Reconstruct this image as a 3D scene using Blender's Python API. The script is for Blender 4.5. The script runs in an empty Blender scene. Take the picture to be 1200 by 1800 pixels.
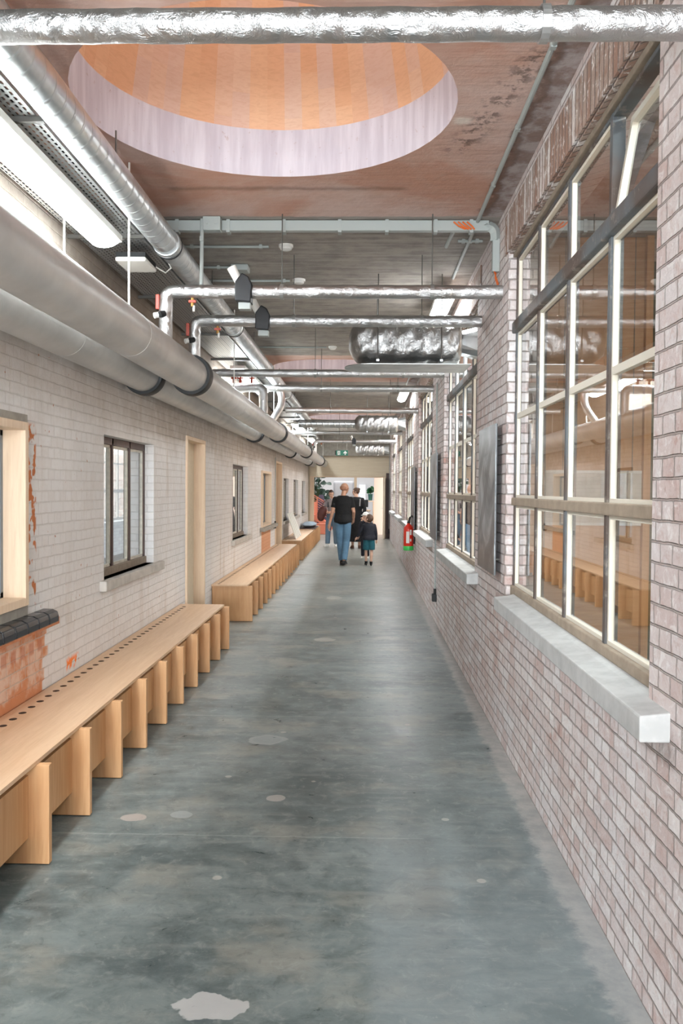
import bpy, bmesh, math, random
from mathutils import Vector, Matrix
PI = math.pi
rnd = random.Random(7)
scene = bpy.context.scene
COL = scene.collection
R = math.radians

# ------------------------------------------------------------------ camera
F, VPX, VPY, ROLL, EYE = 1500.0, 637.0, 860.0, R(.45), 1.65
a_, b_ = VPX - 600, 900 - VPY
cy = Vector((a_, b_, -F)).normalized()
s_, c_ = math.sin(ROLL), math.cos(ROLL)
cz = Vector((s_, c_, (a_ * s_ + b_ * c_) / F)).normalized()
cx = cy.cross(cz)
cam_d = bpy.data.cameras.new('camera')
cam_d.sensor_fit = 'VERTICAL'; cam_d.sensor_height = 36; cam_d.sensor_width = 24
cam_d.lens = F / 1800 * 36; cam_d.clip_start = .05; cam_d.clip_end = 200
cam = bpy.data.objects.new('camera', cam_d); COL.objects.link(cam)
Mw = Matrix((cx, cy, cz)).to_4x4()
Mw.translation = Vector((0, 0, EYE))
cam.matrix_world = Mw
scene.camera = cam

# ------------------------------------------------------------------ world, exposure
scene.view_settings.view_transform = 'Standard'
scene.view_settings.look = 'None'
scene.view_settings.gamma = 1
scene.view_settings.use_curve_mapping = False
scene.view_settings.exposure = 1.83
W = bpy.data.worlds.new('world'); scene.world = W; W.use_nodes = True
W.node_tree.nodes['Background'].inputs[0].default_value = (.86, .92, 1, 1)
W.node_tree.nodes['Background'].inputs[1].default_value = .24

LAMP = 17.0          # radiance of the fluorescent diffusers
SKYL = 4.5          # watts of daylight falling through each rooflight
def area(name, loc, sx, sy, power, color=(1, 1, 1), rot=(0, 0, 0)):
    l = bpy.data.lights.new(name, 'AREA'); l.shape = 'RECTANGLE'; l.size = sx; l.size_y = sy
    l.energy = power; l.color = color
    o = bpy.data.objects.new(name, l); COL.objects.link(o); o.location = loc; o.rotation_euler = rot
    return o
OCU = [(-.475, 4.14), (-.475, 12.98), (-.475, 21.82), (-.475, -4.7)]
for (x, y) in OCU:
    l = area('rooflight_daylight', (x, y, 5.35), 1.05, 1.05, SKYL, (.92, .96, 1)); l.data.shape = 'DISK'
area('end_room_daylight', (-1.5, 33.8, 3.6), 5, 5, 75, (1, .98, .96))
area('courtyard_daylight', (2.7, 19.0, 5.0), 2.6, 23, 900, (1, 1, 1))
area('rear_fill', (-.47, -6.45, 1.7), 2.4, 2.6, 290, (.88, .95, 1), (R(90), 0, 0))  # added fill light behind the viewer; the back wall has no entrance

# ------------------------------------------------------------------ material helpers
def lin(c):
    return c / 12.92 if c <= .04045 else ((c + .055) / 1.055) ** 2.4
def C(r, g, b):
    return (lin(r / 255), lin(g / 255), lin(b / 255), 1)
class Mat:
    def __init__(s, name, color=None, rough=.6, metal=0, **kw):
        s.m = bpy.data.materials.new(name); s.m.use_nodes = True
        s.t = s.m.node_tree; s.b = s.t.nodes['Principled BSDF']; s.out = s.t.nodes['Material Output']
        if color is not None: s.set('Base Color', color)
        s.set('Roughness', rough); s.set('Metallic', metal)
        for k, v in kw.items(): s.set(k.replace('_', ' '), v)
    def put(s, sock, v):
        if isinstance(v, bpy.types.NodeSocket): s.t.links.new(v, sock)
        else: sock.default_value = v
    def set(s, k, v): s.put(s.b.inputs[k], v)
    def n(s, typ, outs=0, props=None, **ins):
        nd = s.t.nodes.new(typ)
        for k, v in (props or {}).items(): setattr(nd, k, v)
        for k, v in ins.items():
            key = int(k[1:]) if k[0] == 'i' and k[1:].isdigit() else k.replace('_', ' ')
            s.put(nd.inputs[key], v)
        return nd.outputs[outs]
    def math(s, op, a, b=0.0, c=None, clamp=False):
        kw = dict(i0=a, i1=b)
        if c is not None: kw['i2'] = c
        return s.n('ShaderNodeMath', props={'operation': op, 'use_clamp': clamp}, **kw)
    def mix(s, f, a, b, mode='MIX'):
        nd = s.t.nodes.new('ShaderNodeMix'); nd.data_type = 'RGBA'; nd.blend_type = mode
        s.put(nd.inputs[0], f); s.put(nd.inputs[6], a); s.put(nd.inputs[7], b)
        return nd.outputs[2]
    def pos(s):
        p = s.n('ShaderNodeNewGeometry'); sp = s.t.nodes.new('ShaderNodeSeparateXYZ'); s.t.links.new(p, sp.inputs[0])
        return p, sp.outputs[0], sp.outputs[1], sp.outputs[2]
    def comb(s, x, y, z=0.0): return s.n('ShaderNodeCombineXYZ', i0=x, i1=y, i2=z)
    def noise(s, scale, detail=3, rough=.5, vec=None, col=False, dist=0.0):
        kw = dict(Scale=scale, Detail=detail, Roughness=rough, Distortion=dist)
        if vec is not None: kw['Vector'] = vec
        return s.n('ShaderNodeTexNoise', 1 if col else 0, **kw)
    def ramp(s, v, a, b, lo=0.0, hi=1.0, smooth=True):
        return s.n('ShaderNodeMapRange', props={'interpolation_type': 'SMOOTHSTEP' if smooth else 'LINEAR'}, i0=v, i1=a, i2=b, i3=lo, i4=hi)
    def box(s, a, a0, a1, b, b0, b1, e=.02):
        f = s.math('MULTIPLY', s.ramp(a, a0 - e, a0 + e), s.ramp(a, a1 + e, a1 - e))
        f = s.math('MULTIPLY', f, s.ramp(b, b0 - e, b0 + e))
        return s.math('MULTIPLY', f, s.ramp(b, b1 + e, b1 - e))
    def bump(s, h, strength=.5, dist=.01):
        s.set('Normal', s.n('ShaderNodeBump', Height=h, Strength=strength, Distance=dist))
def objtex(M): return M.n('ShaderNodeTexCoord', 3)

def brick_mat(name, white, white2, under, mortar, wear, mort_str, left=False, soldier=False, size=(.2, .065), bump=.6, var=.5):
    M = Mat(name, rough=.85)
    p, X, Y, Z = M.pos()
    wob = M.noise(7, 5, .7, p, col=True)
    sp = M.t.nodes.new('ShaderNodeSeparateXYZ'); M.t.links.new(wob, sp.inputs[0])
    u = M.math('ADD', M.math('ADD', X, Y), M.math('MULTIPLY', M.math('SUBTRACT', sp.outputs[0], .5), .03))
    v = M.math('ADD', Z, M.math('MULTIPLY', M.math('SUBTRACT', sp.outputs[1], .5), .016))
    vec = M.comb(M.math('SUBTRACT', v, 3.14), u) if soldier else M.comb(u, v)
    br = M.t.nodes.new('ShaderNodeTexBrick'); br.offset = .5; br.offset_frequency = 2; br.squash = .5; br.squash_frequency = 2
    if soldier: br.offset = 0; br.squash = 1
    M.put(br.inputs['Vector'], vec)
    for k, val in {'Color1': (0, 0, 0, 1), 'Color2': (1, 1, 1, 1), 'Mortar': (.5, .5, .5, 1), 'Scale': 1.0, 'Mortar Size': .0052 if not soldier else .008,
                   'Mortar Smooth': .6, 'Bias': 0.0, 'Brick Width': size[0], 'Row Height': size[1]}.items(): br.inputs[k].default_value = val
    fac, rcol = br.outputs['Fac'], br.outputs['Color']
    big = M.noise(.9, 4, .6, p); med = M.noise(7, 5, .65, p); fine = M.noise(45, 4, .7, p)
    c = M.mix(M.ramp(big, .35, .65), white, white2)
    # each brick a little different: some chalky, some pinker, some greyer
    c = M.mix(M.math('MULTIPLY', M.ramp(rcol, .55, 1.0), var), c, under)
    c = M.mix(M.math('MULTIPLY', M.ramp(rcol, .35, .0), var), c, C(238, 236, 234))
    blot = M.noise(16, 5, .7, p, dist=.8)
    c = M.mix(M.math('MULTIPLY', M.ramp(blot, .5, .68), var * 1.1), c, under)
    c = M.mix(M.math('MULTIPLY', M.ramp(blot, .46, .34), var * 1.2), c, C(240, 238, 236))
    wm = M.math('ADD', M.math('MULTIPLY', med, .6), M.math('MULTIPLY', big, .5))
    wm = M.math('ADD', wm, M.math('MULTIPLY', fine, .22))
    wm = M.math('ADD', wm, M.math('MULTIPLY', rcol, .06))
    worn = M.ramp(wm, wear, wear + .09)
    mm = M.math('MULTIPLY', fac, M.ramp(med, .25, .6, mort_str * .55, mort_str))
    c = M.mix(M.math('MULTIPLY', worn, .8), c, under)
    c = M.mix(M.math('MULTIPLY', M.ramp(wm, wear + .1, wear + .2), .8), c, C(176, 98, 66))
    c = M.mix(mm, c, mortar)
    c = M.mix(M.math('MULTIPLY', M.ramp(fine, .35, .3), .25), c, mortar)
    if left:
        # dirty brown wall high up under the cable tray
        hi = M.ramp(M.math('ADD', Z, M.math('MULTIPLY', big, .5)), 2.55, 2.95)
        c = M.mix(M.math('MULTIPLY', hi, .8), c, M.mix(M.ramp(med, .35, .65), C(150, 135, 120), C(120, 104, 90)))
        upper_tone = M.math('MULTIPLY', M.ramp(M.math('ADD', Z, M.math('MULTIPLY', big, .5)), 2.15, 2.45), M.ramp(Y, 5, 9, .35, .75))  # darker beige over the upper wall, stronger farther along
        c = M.mix(M.math('MULTIPLY', upper_tone, M.ramp(med, .3, .6, .45, .8)), c, C(160, 144, 128))
        streak = M.noise(1.0, 4, .6, M.comb(M.math('MULTIPLY', Y, 5), M.math('MULTIPLY', Z, .7), 0.0))
        c = M.mix(M.math('MULTIPLY', M.ramp(streak, .55, .7), M.ramp(Y, 6, 10, .15, .45)), c, C(186, 166, 146))
        # bare orange brick: beside the near window, the panel under it, the panel under the far wooden window
        e1 = M.math('MULTIPLY', M.box(Y, 4.68, 4.82, Z, .98, 2.0, .015), M.ramp(M.noise(13, 2, .5, p), .5, .56))
        e2 = M.box(M.math('ADD', Y, M.math('MULTIPLY', rcol, .10)), -3, 5.0, Z, 0, .88, .01)
        e3 = M.box(Y, 15.7, 17.25, Z, 0, .9, .02)
        holes = M.math('MULTIPLY', M.box(Y, 4.0, 4.95, Z, .70, .77, .01), M.ramp(M.math('ABSOLUTE', M.math('SUBTRACT', M.math('FRACT', M.math('MULTIPLY', Y, 8)), .5)), .2, .26))
        orange = M.mix(M.ramp(med, .35, .6), C(208, 136, 92), C(222, 190, 168))
        orange = M.mix(M.math('MULTIPLY', fac, .8), orange, C(205, 185, 168))
        orange2 = M.mix(M.ramp(M.math('ADD', Z, M.math('MULTIPLY', med, .3)), .62, .72), C(212, 140, 96), orange)
        c = M.mix(e1, c, C(206, 124, 74)); c = M.mix(e2, c, orange2); c = M.mix(M.math('MULTIPLY', e3, .85), c, C(214, 146, 92))
        c = M.mix(M.math('MULTIPLY', holes, .6), c, C(190, 110, 75))
        c = M.mix(M.math('MULTIPLY', M.ramp(M.noise(24, 2, .5, p), .745, .77), .8), c, C(186, 120, 84))
        c = M.mix(M.math('MULTIPLY', M.box(Y, 5.32, 5.55, Z, .49, .56, .02), M.ramp(M.noise(20, 2, .5, p), .45, .55)), c, C(255, 140, 60))
    M.set('Base Color', c)
    h = M.math('ADD', M.math('MULTIPLY', M.math('SUBTRACT', 1.0, fac), .8), M.math('MULTIPLY', fine, .35))
    h = M.math('ADD', h, M.math('MULTIPLY', med, .5))
    M.bump(h, bump, .014)
    return M.m

m_left = brick_mat('whitewashed_brick', C(236, 233, 231), C(229, 226, 224), C(206, 194, 184), C(194, 186, 178), 1.04, .34, left=True, bump=.55, var=.16)
m_right = brick_mat('worn_painted_brick', C(216, 210, 210), C(206, 192, 188), C(180, 144, 134), C(150, 136, 128), .77, .8, bump=1.0, var=.42)
m_soldier = brick_mat('soldier_course_brick', C(176, 156, 144), C(158, 138, 126), C(150, 112, 94), C(116, 102, 94), .80, .95, soldier=True, bump=1.0, size=(.30, .062), var=.7)
m_yard = brick_mat('courtyard_brick', C(226, 205, 186), C(210, 190, 176), C(196, 150, 120), C(180, 160, 145), .9, .7)

def floor_mat():
    M = Mat('polished_concrete'); p, X, Y, Z = M.pos()
    st = M.comb(M.math('MULTIPLY', X, 1.0), M.math('MULTIPLY', Y, 1.35), 0.0)
    big = M.noise(.9, 6, .65, st, dist=.6); med = M.noise(5.5, 8, .72, st, dist=.5); fine = M.noise(40, 5, .7, p)
    v = M.math('ADD', M.math('MULTIPLY', big, .6), M.math('MULTIPLY', med, .55))
    c = M.mix(M.ramp(v, .42, .72), C(78, 90, 91), C(128, 138, 137))
    c = M.mix(M.math('MULTIPLY', M.ramp(M.noise(1.7, 5, .6, st), .5, .68), .5), c, C(160, 156, 144))
    mot = M.noise(13, 8, .75, p, dist=.7)
    c = M.mix(M.math('MULTIPLY', M.ramp(mot, .52, .66), .4), c, C(160, 164, 160)); c = M.mix(M.math('MULTIPLY', M.ramp(mot, .46, .36), .4), c, C(74, 84, 84))
    # broom-like streaks across the corridor
    sv = M.comb(M.math('MULTIPLY', X, 1.2), M.math('MULTIPLY', Y, 9), 0.0)
    c = M.mix(M.math('MULTIPLY', M.ramp(M.noise(1.6, 4, .6, sv), .50, .72), .22), c, C(172, 174, 168))
    # pale strip of un-ground concrete beside both walls
    edge = M.ramp(M.math('ADD', X, M.math('ADD', M.math('MULTIPLY', M.math('SUBTRACT', med, .5), .16), M.math('MULTIPLY', M.math('SUBTRACT', M.noise(14, 5, .7, p), .5), .12))), .79, .84)
    c = M.mix(M.math('MULTIPLY', edge, .7), c, M.mix(M.ramp(M.noise(10, 5, .7, p), .3, .7), C(148, 146, 142), C(184, 178, 172)))
    c = M.mix(M.math('MULTIPLY', M.ramp(Y, 7, 22), .55), c, C(160, 156, 146))  # brightness and reflection of the far floor put into its colour
    # slab joints
    for (yy, x0, x1) in ((6.15, -1.9, .2), (4.02, -1.6, .3), (8.9, -1.9, .9)):
        c = M.mix(M.math('MULTIPLY', M.box(X, x0, x1, M.math('ADD', Y, M.math('MULTIPLY', med, .05)), yy, yy + .008, .006), .35), c, C(190, 192, 188))
    right_slab = M.ramp(M.math('ADD', X, M.math('MULTIPLY', med, .03)), .02, .09)
    c = M.mix(M.math('MULTIPLY', M.math('MULTIPLY', right_slab, M.ramp(Y, 5.2, 2.8)), .34), c, C(146, 156, 160))
    # white filler patches
    def blob(bx, by, rx, ry, col, amt, sc=9, amp=1.3):
        nonlocal c
        dx = M.math('DIVIDE', M.math('SUBTRACT', X, bx), rx); dy = M.math('DIVIDE', M.math('SUBTRACT', Y, by), ry)
        d = M.math('ADD', M.math('MULTIPLY', dx, dx), M.math('MULTIPLY', dy, dy))
        d = M.math('ADD', d, M.math('MULTIPLY', M.math('SUBTRACT', M.noise(sc, 3, .5, p), .5), amp))
        c = M.mix(M.math('MULTIPLY', M.ramp(d, 1.0, .85), amt), c, col)
    blob(-.47, 2.66, .12, .075, C(196, 196, 194), .8, 13, 2.6)
    blob(-.61, 5.55, .13, .11, C(160, 165, 164), .8); blob(-.61, 5.55, .10, .08, C(140, 148, 148), .7)
    blob(-.40, 9.3, .11, .13, C(180, 178, 170), .6); blob(-.42, 12.9, .12, .2, C(182, 180, 172), .5)
    blob(-.45, 4.5, .05, .05, C(190, 182, 176), .6); blob(-1.13, 4.2, .07, .05, C(196, 180, 170), .6); blob(-.9, 4.25, .06, .05, C(176, 182, 182), .5)
    blob(-1.22, 16.3, .28, .22, C(110, 95, 80), .6, 3)
    sp = M.n('ShaderNodeTexVoronoi', 0, Vector=p, Scale=2.6)
    c = M.mix(M.math('MULTIPLY', M.ramp(sp, .06, .045), .5), c, C(200, 194, 186))
    c = M.mix(M.math('MULTIPLY', M.ramp(fine, .62, .72), .25), c, C(200, 198, 190))
    M.set('Base Color', c)
    M.set('Roughness', M.ramp(med, .3, .7, .27, .45)); M.set('Specular IOR Level', .45)
    M.bump(M.math('ADD', med, M.math('MULTIPLY', fine, .3)), .12, .004)
    return M.m
m_floor = floor_mat()

def ceil_mat():
    M = Mat('stained_ceiling', rough=.85); p, X, Y, Z = M.pos()
    big = M.noise(1.1, 5, .6, p, dist=.5); med = M.noise(6, 5, .65, p); fine = M.noise(50, 4, .7, p)
    board = M.noise(1.0, 3, .6, M.comb(M.math('MULTIPLY', X, 1.6), M.math('MULTIPLY', Y, 16), 0.0))
    con = M.mix(M.ramp(M.math('ADD', M.math('MULTIPLY', board, .55), M.math('MULTIPLY', med, .45)), .36, .62), C(136, 130, 124), C(172, 165, 157))
    con = M.mix(M.math('MULTIPLY', M.ramp(med, .5, .7), .4), con, C(166, 158, 148))
    con = M.mix(M.math('MULTIPLY', M.ramp(fine, .60, .7), .5), con, C(96, 90, 84))
    ter = M.mix(M.ramp(big, .36, .64), C(192, 146, 126), C(210, 184, 174))
    ter = M.mix(M.math('MULTIPLY', M.ramp(med, .5, .72), .5), ter, C(190, 158, 142))
    ter = M.mix(M.math('MULTIPLY', M.ramp(fine, .66, .74), .45), ter, C(110, 76, 62))
    wy = M.math('ADD', Y, M.math('MULTIPLY', M.math('SUBTRACT', med, .5), .10))
    # rust-brown damp line and black mould beside the rooflight
    ter = M.mix(M.math('MULTIPLY', M.box(X, -1.2, .25, wy, 5.22, 5.27, .03), .55), ter, C(112, 84, 66))
    dd = M.math('SUBTRACT', X, M.math('MULTIPLY', M.math('SUBTRACT', 4.4, Y), .22))
    mould = M.math('MULTIPLY', M.box(dd, .50, .62, Y, 3.6, 4.7, .08), M.ramp(M.noise(16, 5, .7, p), .48, .6))
    ter = M.mix(M.math('MULTIPLY', mould, .8), ter, C(72, 56, 48))
    ter = M.mix(M.math('MULTIPLY', M.box(X, .44, .52, wy, 4.26, 4.33, .02), .9), ter, C(226, 216, 206))
    zone = None
    for y0 in (2.9 - 8.84, 2.9, 11.74, 20.58):
        z = M.math('MULTIPLY', M.ramp(wy, y0 - .02, y0 + .02), M.ramp(wy, y0 + 2.9, y0 + 2.86))
        zone = z if zone is None else M.math('MAXIMUM', zone, z)
    c = M.mix(zone, con, ter)
    ej = M.math('ADD', X, M.math('MULTIPLY', M.noise(3.5, 5, .65, p), .22))
    edge = M.math('MULTIPLY', M.ramp(ej, .90, .93), zone)
    c = M.mix(edge, c, M.mix(M.ramp(med, .4, .6), C(178, 168, 166), C(142, 122, 114)))
    line = M.math('MULTIPLY', M.math('MULTIPLY', M.ramp(ej, .86, .90), M.ramp(ej, .95, .91)), zone)
    c = M.mix(M.math('MULTIPLY', line, .7), c, C(84, 64, 52))
    M.set('Base Color', c)
    M.bump(M.math('ADD', M.math('MULTIPLY', board, .6), med), .4, .02)
    return M.m
m_ceil = ceil_mat()

def ply_mat(name, a, b, axis='Y', rough=.5, grain=1.0):
    M = Mat(name, rough=rough); p, X, Y, Z = M.pos()
    k = {'Y': (14, .9, 14), 'Z': (14, 14, .9), 'X': (.9, 14, 14)}[axis]
    v = M.comb(M.math('MULTIPLY', X, k[0]), M.math('MULTIPLY', Y, k[1]), M.math('MULTIPLY', Z, k[2]))
    g = M.noise(1.4, 5, .65, v, dist=1.2 * grain); f = M.noise(6, 3, .6, v)
    big = M.noise(1.3, 2, .5, p)
    c = M.mix(M.ramp(g, .3, .7), a, b)
    c = M.mix(M.math('MULTIPLY', M.ramp(f, .5, .75), .18), c, C(170, 115, 72))
    c = M.mix(M.math('MULTIPLY', M.ramp(big, .4, .6), .25), c, b)
    M.set('Base Color', c); M.bump(f, .05, .002)
    return M.m
m_ply_top = ply_mat('birch_plywood_top', C(226, 192, 158), C(214, 176, 138), 'Y', .42)
m_ply = ply_mat('birch_plywood_panel', C(214, 168, 122), C(198, 148, 100), 'Z', .5)
m_edge = ply_mat('plywood_cross_wall', C(214, 168, 122), C(202, 152, 106), 'X', .5)
m_pine = ply_mat('pale_pine', C(236, 212, 184), C(226, 198, 168), 'Z', .5)
m_cream = ply_mat('cream_painted_board', C(224, 210, 186), C(216, 200, 174), 'X', .6, .3)

def dome_mat():
    M = Mat('wood_lamella_lining', rough=.55); tc = M.n('ShaderNodeUVMap')
    sp = M.t.nodes.new('ShaderNodeSeparateXYZ'); M.t.links.new(tc, sp.inputs[0]); U, V = sp.outputs[0], sp.outputs[1]
    idx = M.math('FLOOR', M.math('MULTIPLY', U, 56))
    seg = M.math('FLOOR', M.math('ADD', M.math('MULTIPLY', V, 4.5), M.n('ShaderNodeTexWhiteNoise', 0, {'noise_dimensions': '1D'}, W=idx)))
    r = M.n('ShaderNodeTexWhiteNoise', 0, {'noise_dimensions': '2D'}, Vector=M.comb(idx, seg))
    r2 = M.n('ShaderNodeTexWhiteNoise', 0, {'noise_dimensions': '1D'}, W=M.math('ADD', idx, 7.3))
    g = M.noise(2.2, 5, .6, M.comb(M.math('MULTIPLY', U, 40), M.math('MULTIPLY', V, 40), r), dist=1.0)
    c = M.mix(M.ramp(r2, .45, .55), C(222, 172, 134), C(214, 184, 170))
    c = M.mix(M.math('MULTIPLY', r, .55), c, C(236, 200, 164))
    c = M.mix(M.math('MULTIPLY', M.ramp(g, .4, .7), .3), c, C(196, 144, 110))
    M.set('Base Color', c); return M.m
m_dome = dome_mat()
def plaster_mat():
    M = Mat('pale_lilac_plaster', rough=.8); p, X, Y, Z = M.pos()
    st = M.noise(1, 4, .6, M.comb(M.math('MULTIPLY', X, 16), M.math('MULTIPLY', Y, 16), M.math('MULTIPLY', Z, 1.5)))
    c = M.mix(M.ramp(st, .35, .7), C(190, 184, 194), C(210, 206, 214))
    c = M.mix(M.math('MULTIPLY', M.ramp(M.noise(30, 4, .7, p), .62, .7), .4), c, C(160, 130, 120))
    M.set('Base Color', c); M.bump(st, .2, .01); return M.m
m_plaster = plaster_mat()

def foil_mat(name, scale=28, st=.9, col=(.80, .80, .80, 1), rough=.24):
    M = Mat(name, col, rough, 1.0); p = M.pos()[0]
    w = M.noise(scale, 5, .7, p, dist=1.5); w2 = M.n('ShaderNodeTexVoronoi', 0, Vector=p, Scale=scale * .6)
    M.bump(M.math('ADD', w, M.math('MULTIPLY', w2, .5)), st, .012)
    return M.m
m_foil = foil_mat('aluminium_foil_wrap', 18, .8, (.60, .60, .60, 1), .33)
m_foil_rough = foil_mat('crumpled_foil_wrap', 16, .65, (.46, .455, .45, 1), .36)
def galv_mat(name, spiral=False, axis='Y'):
    M = Mat(name, rough=.36, metal=.9); p, X, Y, Z = M.pos()
    n = M.noise(7, 3, .6, p); v = M.n('ShaderNodeTexVoronoi', 1, Vector=p, Scale=40)
    M.set('Base Color', M.mix(M.ramp(n, .3, .7), (.50, .52, .53, 1), (.66, .68, .68, 1)))
    if spiral:
        f = M.math('FRACT', M.math('MULTIPLY', M.math('ADD', {'Y': Y, 'X': X}[axis], M.math('MULTIPLY', Z, .35)), 9.0))
        rib = M.math('MULTIPLY', M.ramp(f, .0, .08), M.ramp(f, .24, .12)); M.bump(rib, .9, .006)
    else: M.bump(n, .1, .01)
    return M.m
m_galv = galv_mat('galvanised_steel'); m_spiral = galv_mat('spiral_galvanised_duct', True); m_spiral_x = galv_mat('spiral_cross_duct', True, 'X')
def perf_mat():
    M = Mat('perforated_galvanised_tray', rough=.4, metal=.85); p, X, Y, Z = M.pos()
    M.set('Base Color', (.55, .56, .56, 1))
    fx = M.math('SUBTRACT', M.math('FRACT', M.math('MULTIPLY', X, 40)), .5)
    row = M.math('MULTIPLY', M.math('FRACT', M.math('MULTIPLY', M.math('FLOOR', M.math('MULTIPLY', X, 40)), .5)), 1.0)
    fy = M.math('SUBTRACT', M.math('FRACT', M.math('ADD', M.math('MULTIPLY', Y, 22), row)), .5)
    hole = M.math('MULTIPLY', M.math('LESS_THAN', M.math('ABSOLUTE', fx), .24), M.math('LESS_THAN', M.math('ABSOLUTE', fy), .34))
    M.set('Alpha', M.math('SUBTRACT', 1.0, hole)); return M.m
m_perf = perf_mat()
def simple(name, color, rough=.5, metal=0, n=0, **kw):
    M = Mat(name, color, rough, metal, **kw)
    if n:
        p = M.pos()[0]; t = M.noise(n, 4, .6, p)
        M.set('Base Color', M.mix(M.ramp(t, .3, .7), color, tuple(min(1, c * .78) for c in color[:3]) + (1,)))
    return M.m
m_pipe = simple('grey_pipe_jacket', C(200, 199, 196), .36, .1, n=2.5)
m_black = simple('black_rubber', C(22, 23, 24), .55)
m_blackp = simple('black_plastic', C(18, 20, 24), .4)
m_white = simple('white_plastic', C(232, 230, 224), .5)
m_greyp = simple('grey_pvc', C(166, 172, 169), .5)
m_rod = simple('zinc_rod', C(170, 170, 168), .4, .7)
m_rod_dark = simple('dark_steel', C(112, 110, 106), .45, .6)
m_whitem = simple('white_enamel', C(236, 234, 228), .45)
m_red = simple('red_valve_paint', C(176, 62, 40), .4)
m_brass = simple('brass', C(190, 150, 90), .35, .8)
m_orange_c = simple('orange_cable', C(222, 110, 50), .5)
m_glaze = simple('cream_glazing_bar', C(224, 218, 204), .55)
m_glaze2 = simple('cream_putty_bead', C(214, 208, 194), .6, n=30)
def steel_frame():
    M = Mat('weathered_steel_frame', rough=.55, metal=.0); p = M.pos()[0]
    t = M.noise(12, 5, .7, p); t2 = M.noise(2.2, 3, .6, p)
    c = M.mix(M.ramp(t2, .4, .6), C(92, 98, 102), C(84, 70, 62)); c = M.mix(M.math('MULTIPLY', M.ramp(t, .55, .66), .6), c, C(150, 142, 132))
    M.set('Base Color', c); M.bump(t, .3, .004); return M.m
m_steel = steel_frame()
m_rail = simple('weathered_timber_rail', C(166, 150, 132), .7, n=14)
m_brown_frame = simple('dark_brown_frame', C(84, 62, 56), .5, n=20)
m_greywood = simple('grey_weathered_wood', C(146, 132, 116), .75, n=18)
m_sill = simple('pale_concrete_sill', C(192, 192, 190), .8, n=9)
m_sill2 = simple('painted_sill', C(204, 198, 190), .75, n=9)
m_tile = simple('black_glazed_tile', C(36, 37, 42), .22, n=20)
m_cement = simple('grey_cement', C(168, 162, 152), .85, n=12)
m_jgreen = simple('dark_green_wall', C(74, 84, 66), .6, n=4)
m_jbrick = simple('pale_wall', C(220, 212, 200), .8, n=6)
def glass_mat(name, tint=(.93, .95, .94, 1), ior=1.5, mult=1.8):
    M = Mat(name); fr = M.n('ShaderNodeFresnel', IOR=ior); f = M.math('MULTIPLY', fr, mult, clamp=True); f = M.math('MULTIPLY', f, M.math('SUBTRACT', 1.0, M.n('ShaderNodeNewGeometry', 6)))
    tr = M.n('ShaderNodeBsdfTransparent', Color=tint); gl = M.n('ShaderNodeBsdfGlossy', Color=(1, 1, 1, 1), Roughness=.015)
    mx = M.n('ShaderNodeMixShader', i0=f, i1=tr, i2=gl)
    M.t.links.new(mx, M.out.inputs[0]); return M.m
m_glass = glass_mat('window_glass')
def emit(name, col, s):
    M = Mat(name, col, .5); M.set('Emission Color', col); M.set('Emission Strength', s); return M.m
m_tube = emit('lamp_diffuser', (.88, .96, 1, 1), LAMP)
m_tube_r = emit('lamp_diffuser_right', (.93, .97, 1, 1), LAMP)

# ------------------------------------------------------------------ object helpers
def mk(name, bm, m, parent=None, smooth=False, bevel=0, recalc=True):
    if recalc: bmesh.ops.recalc_face_normals(bm, faces=bm.faces[:])
    me = bpy.data.meshes.new(name); bm.to_mesh(me); bm.free()
    for x in (m if isinstance(m, (list, tuple)) else [m]): me.materials.append(x)
    if smooth:
        for p in me.polygons: p.use_smooth = True
    o = bpy.data.objects.new(name, me); COL.objects.link(o)
    if parent is not None:
        o.parent = parent; o.location = (0, 0, 0)
        if parent.type == 'EMPTY' or parent.get('_off'):
            pass
        w = parent.get('_w')
        w = Vector(w) if w else Vector((0, 0, 0))
        me.transform(Matrix.Translation(-w)); o['_w'] = tuple(w)
    if bevel:
        b = o.modifiers.new('bevel', 'BEVEL'); b.width = bevel; b.segments = 2; b.limit_method = 'ANGLE'
        b.harden_normals = False
    if smooth == 'auto':
        pass
    return o
def tag(o, label=None, cat=None, group=None, kind=None):
    if label: o['label'] = label
    if cat: o['category'] = cat
    if group: o['group'] = group
    if kind: o['kind'] = kind
    return o
def thing(name, loc, label, cat, group=None, kind=None):
    o = bpy.data.objects.new(name, None); COL.objects.link(o); o.location = loc; o.empty_display_size = .1
    o['_w'] = tuple(loc)
    return tag(o, label, cat, group, kind)
def struct(name, loc=(0, 0, 0)):
    return thing(name, loc, None, None, None, 'structure')
def box(bm, x0, x1, y0, y1, z0, z1):
    vs = [bm.verts.new((x, y, z)) for z in (z0, z1) for y in (y0, y1) for x in (x0, x1)]
    for f in ((0, 2, 3, 1), (4, 5, 7, 6), (0, 1, 5, 4), (2, 6, 7, 3), (0, 4, 6, 2), (1, 3, 7, 5)):
        bm.faces.new([vs[i] for i in f])
    return vs
def B(*a):
    bm = bmesh.new(); box(bm, *a); return bm
def frame_of(d):
    d = d.normalized(); h = Vector((0, 0, 1)) if abs(d.z) < .95 else Vector((1, 0, 0))
    x = d.cross(h).normalized(); return x, x.cross(d).normalized()
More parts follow.
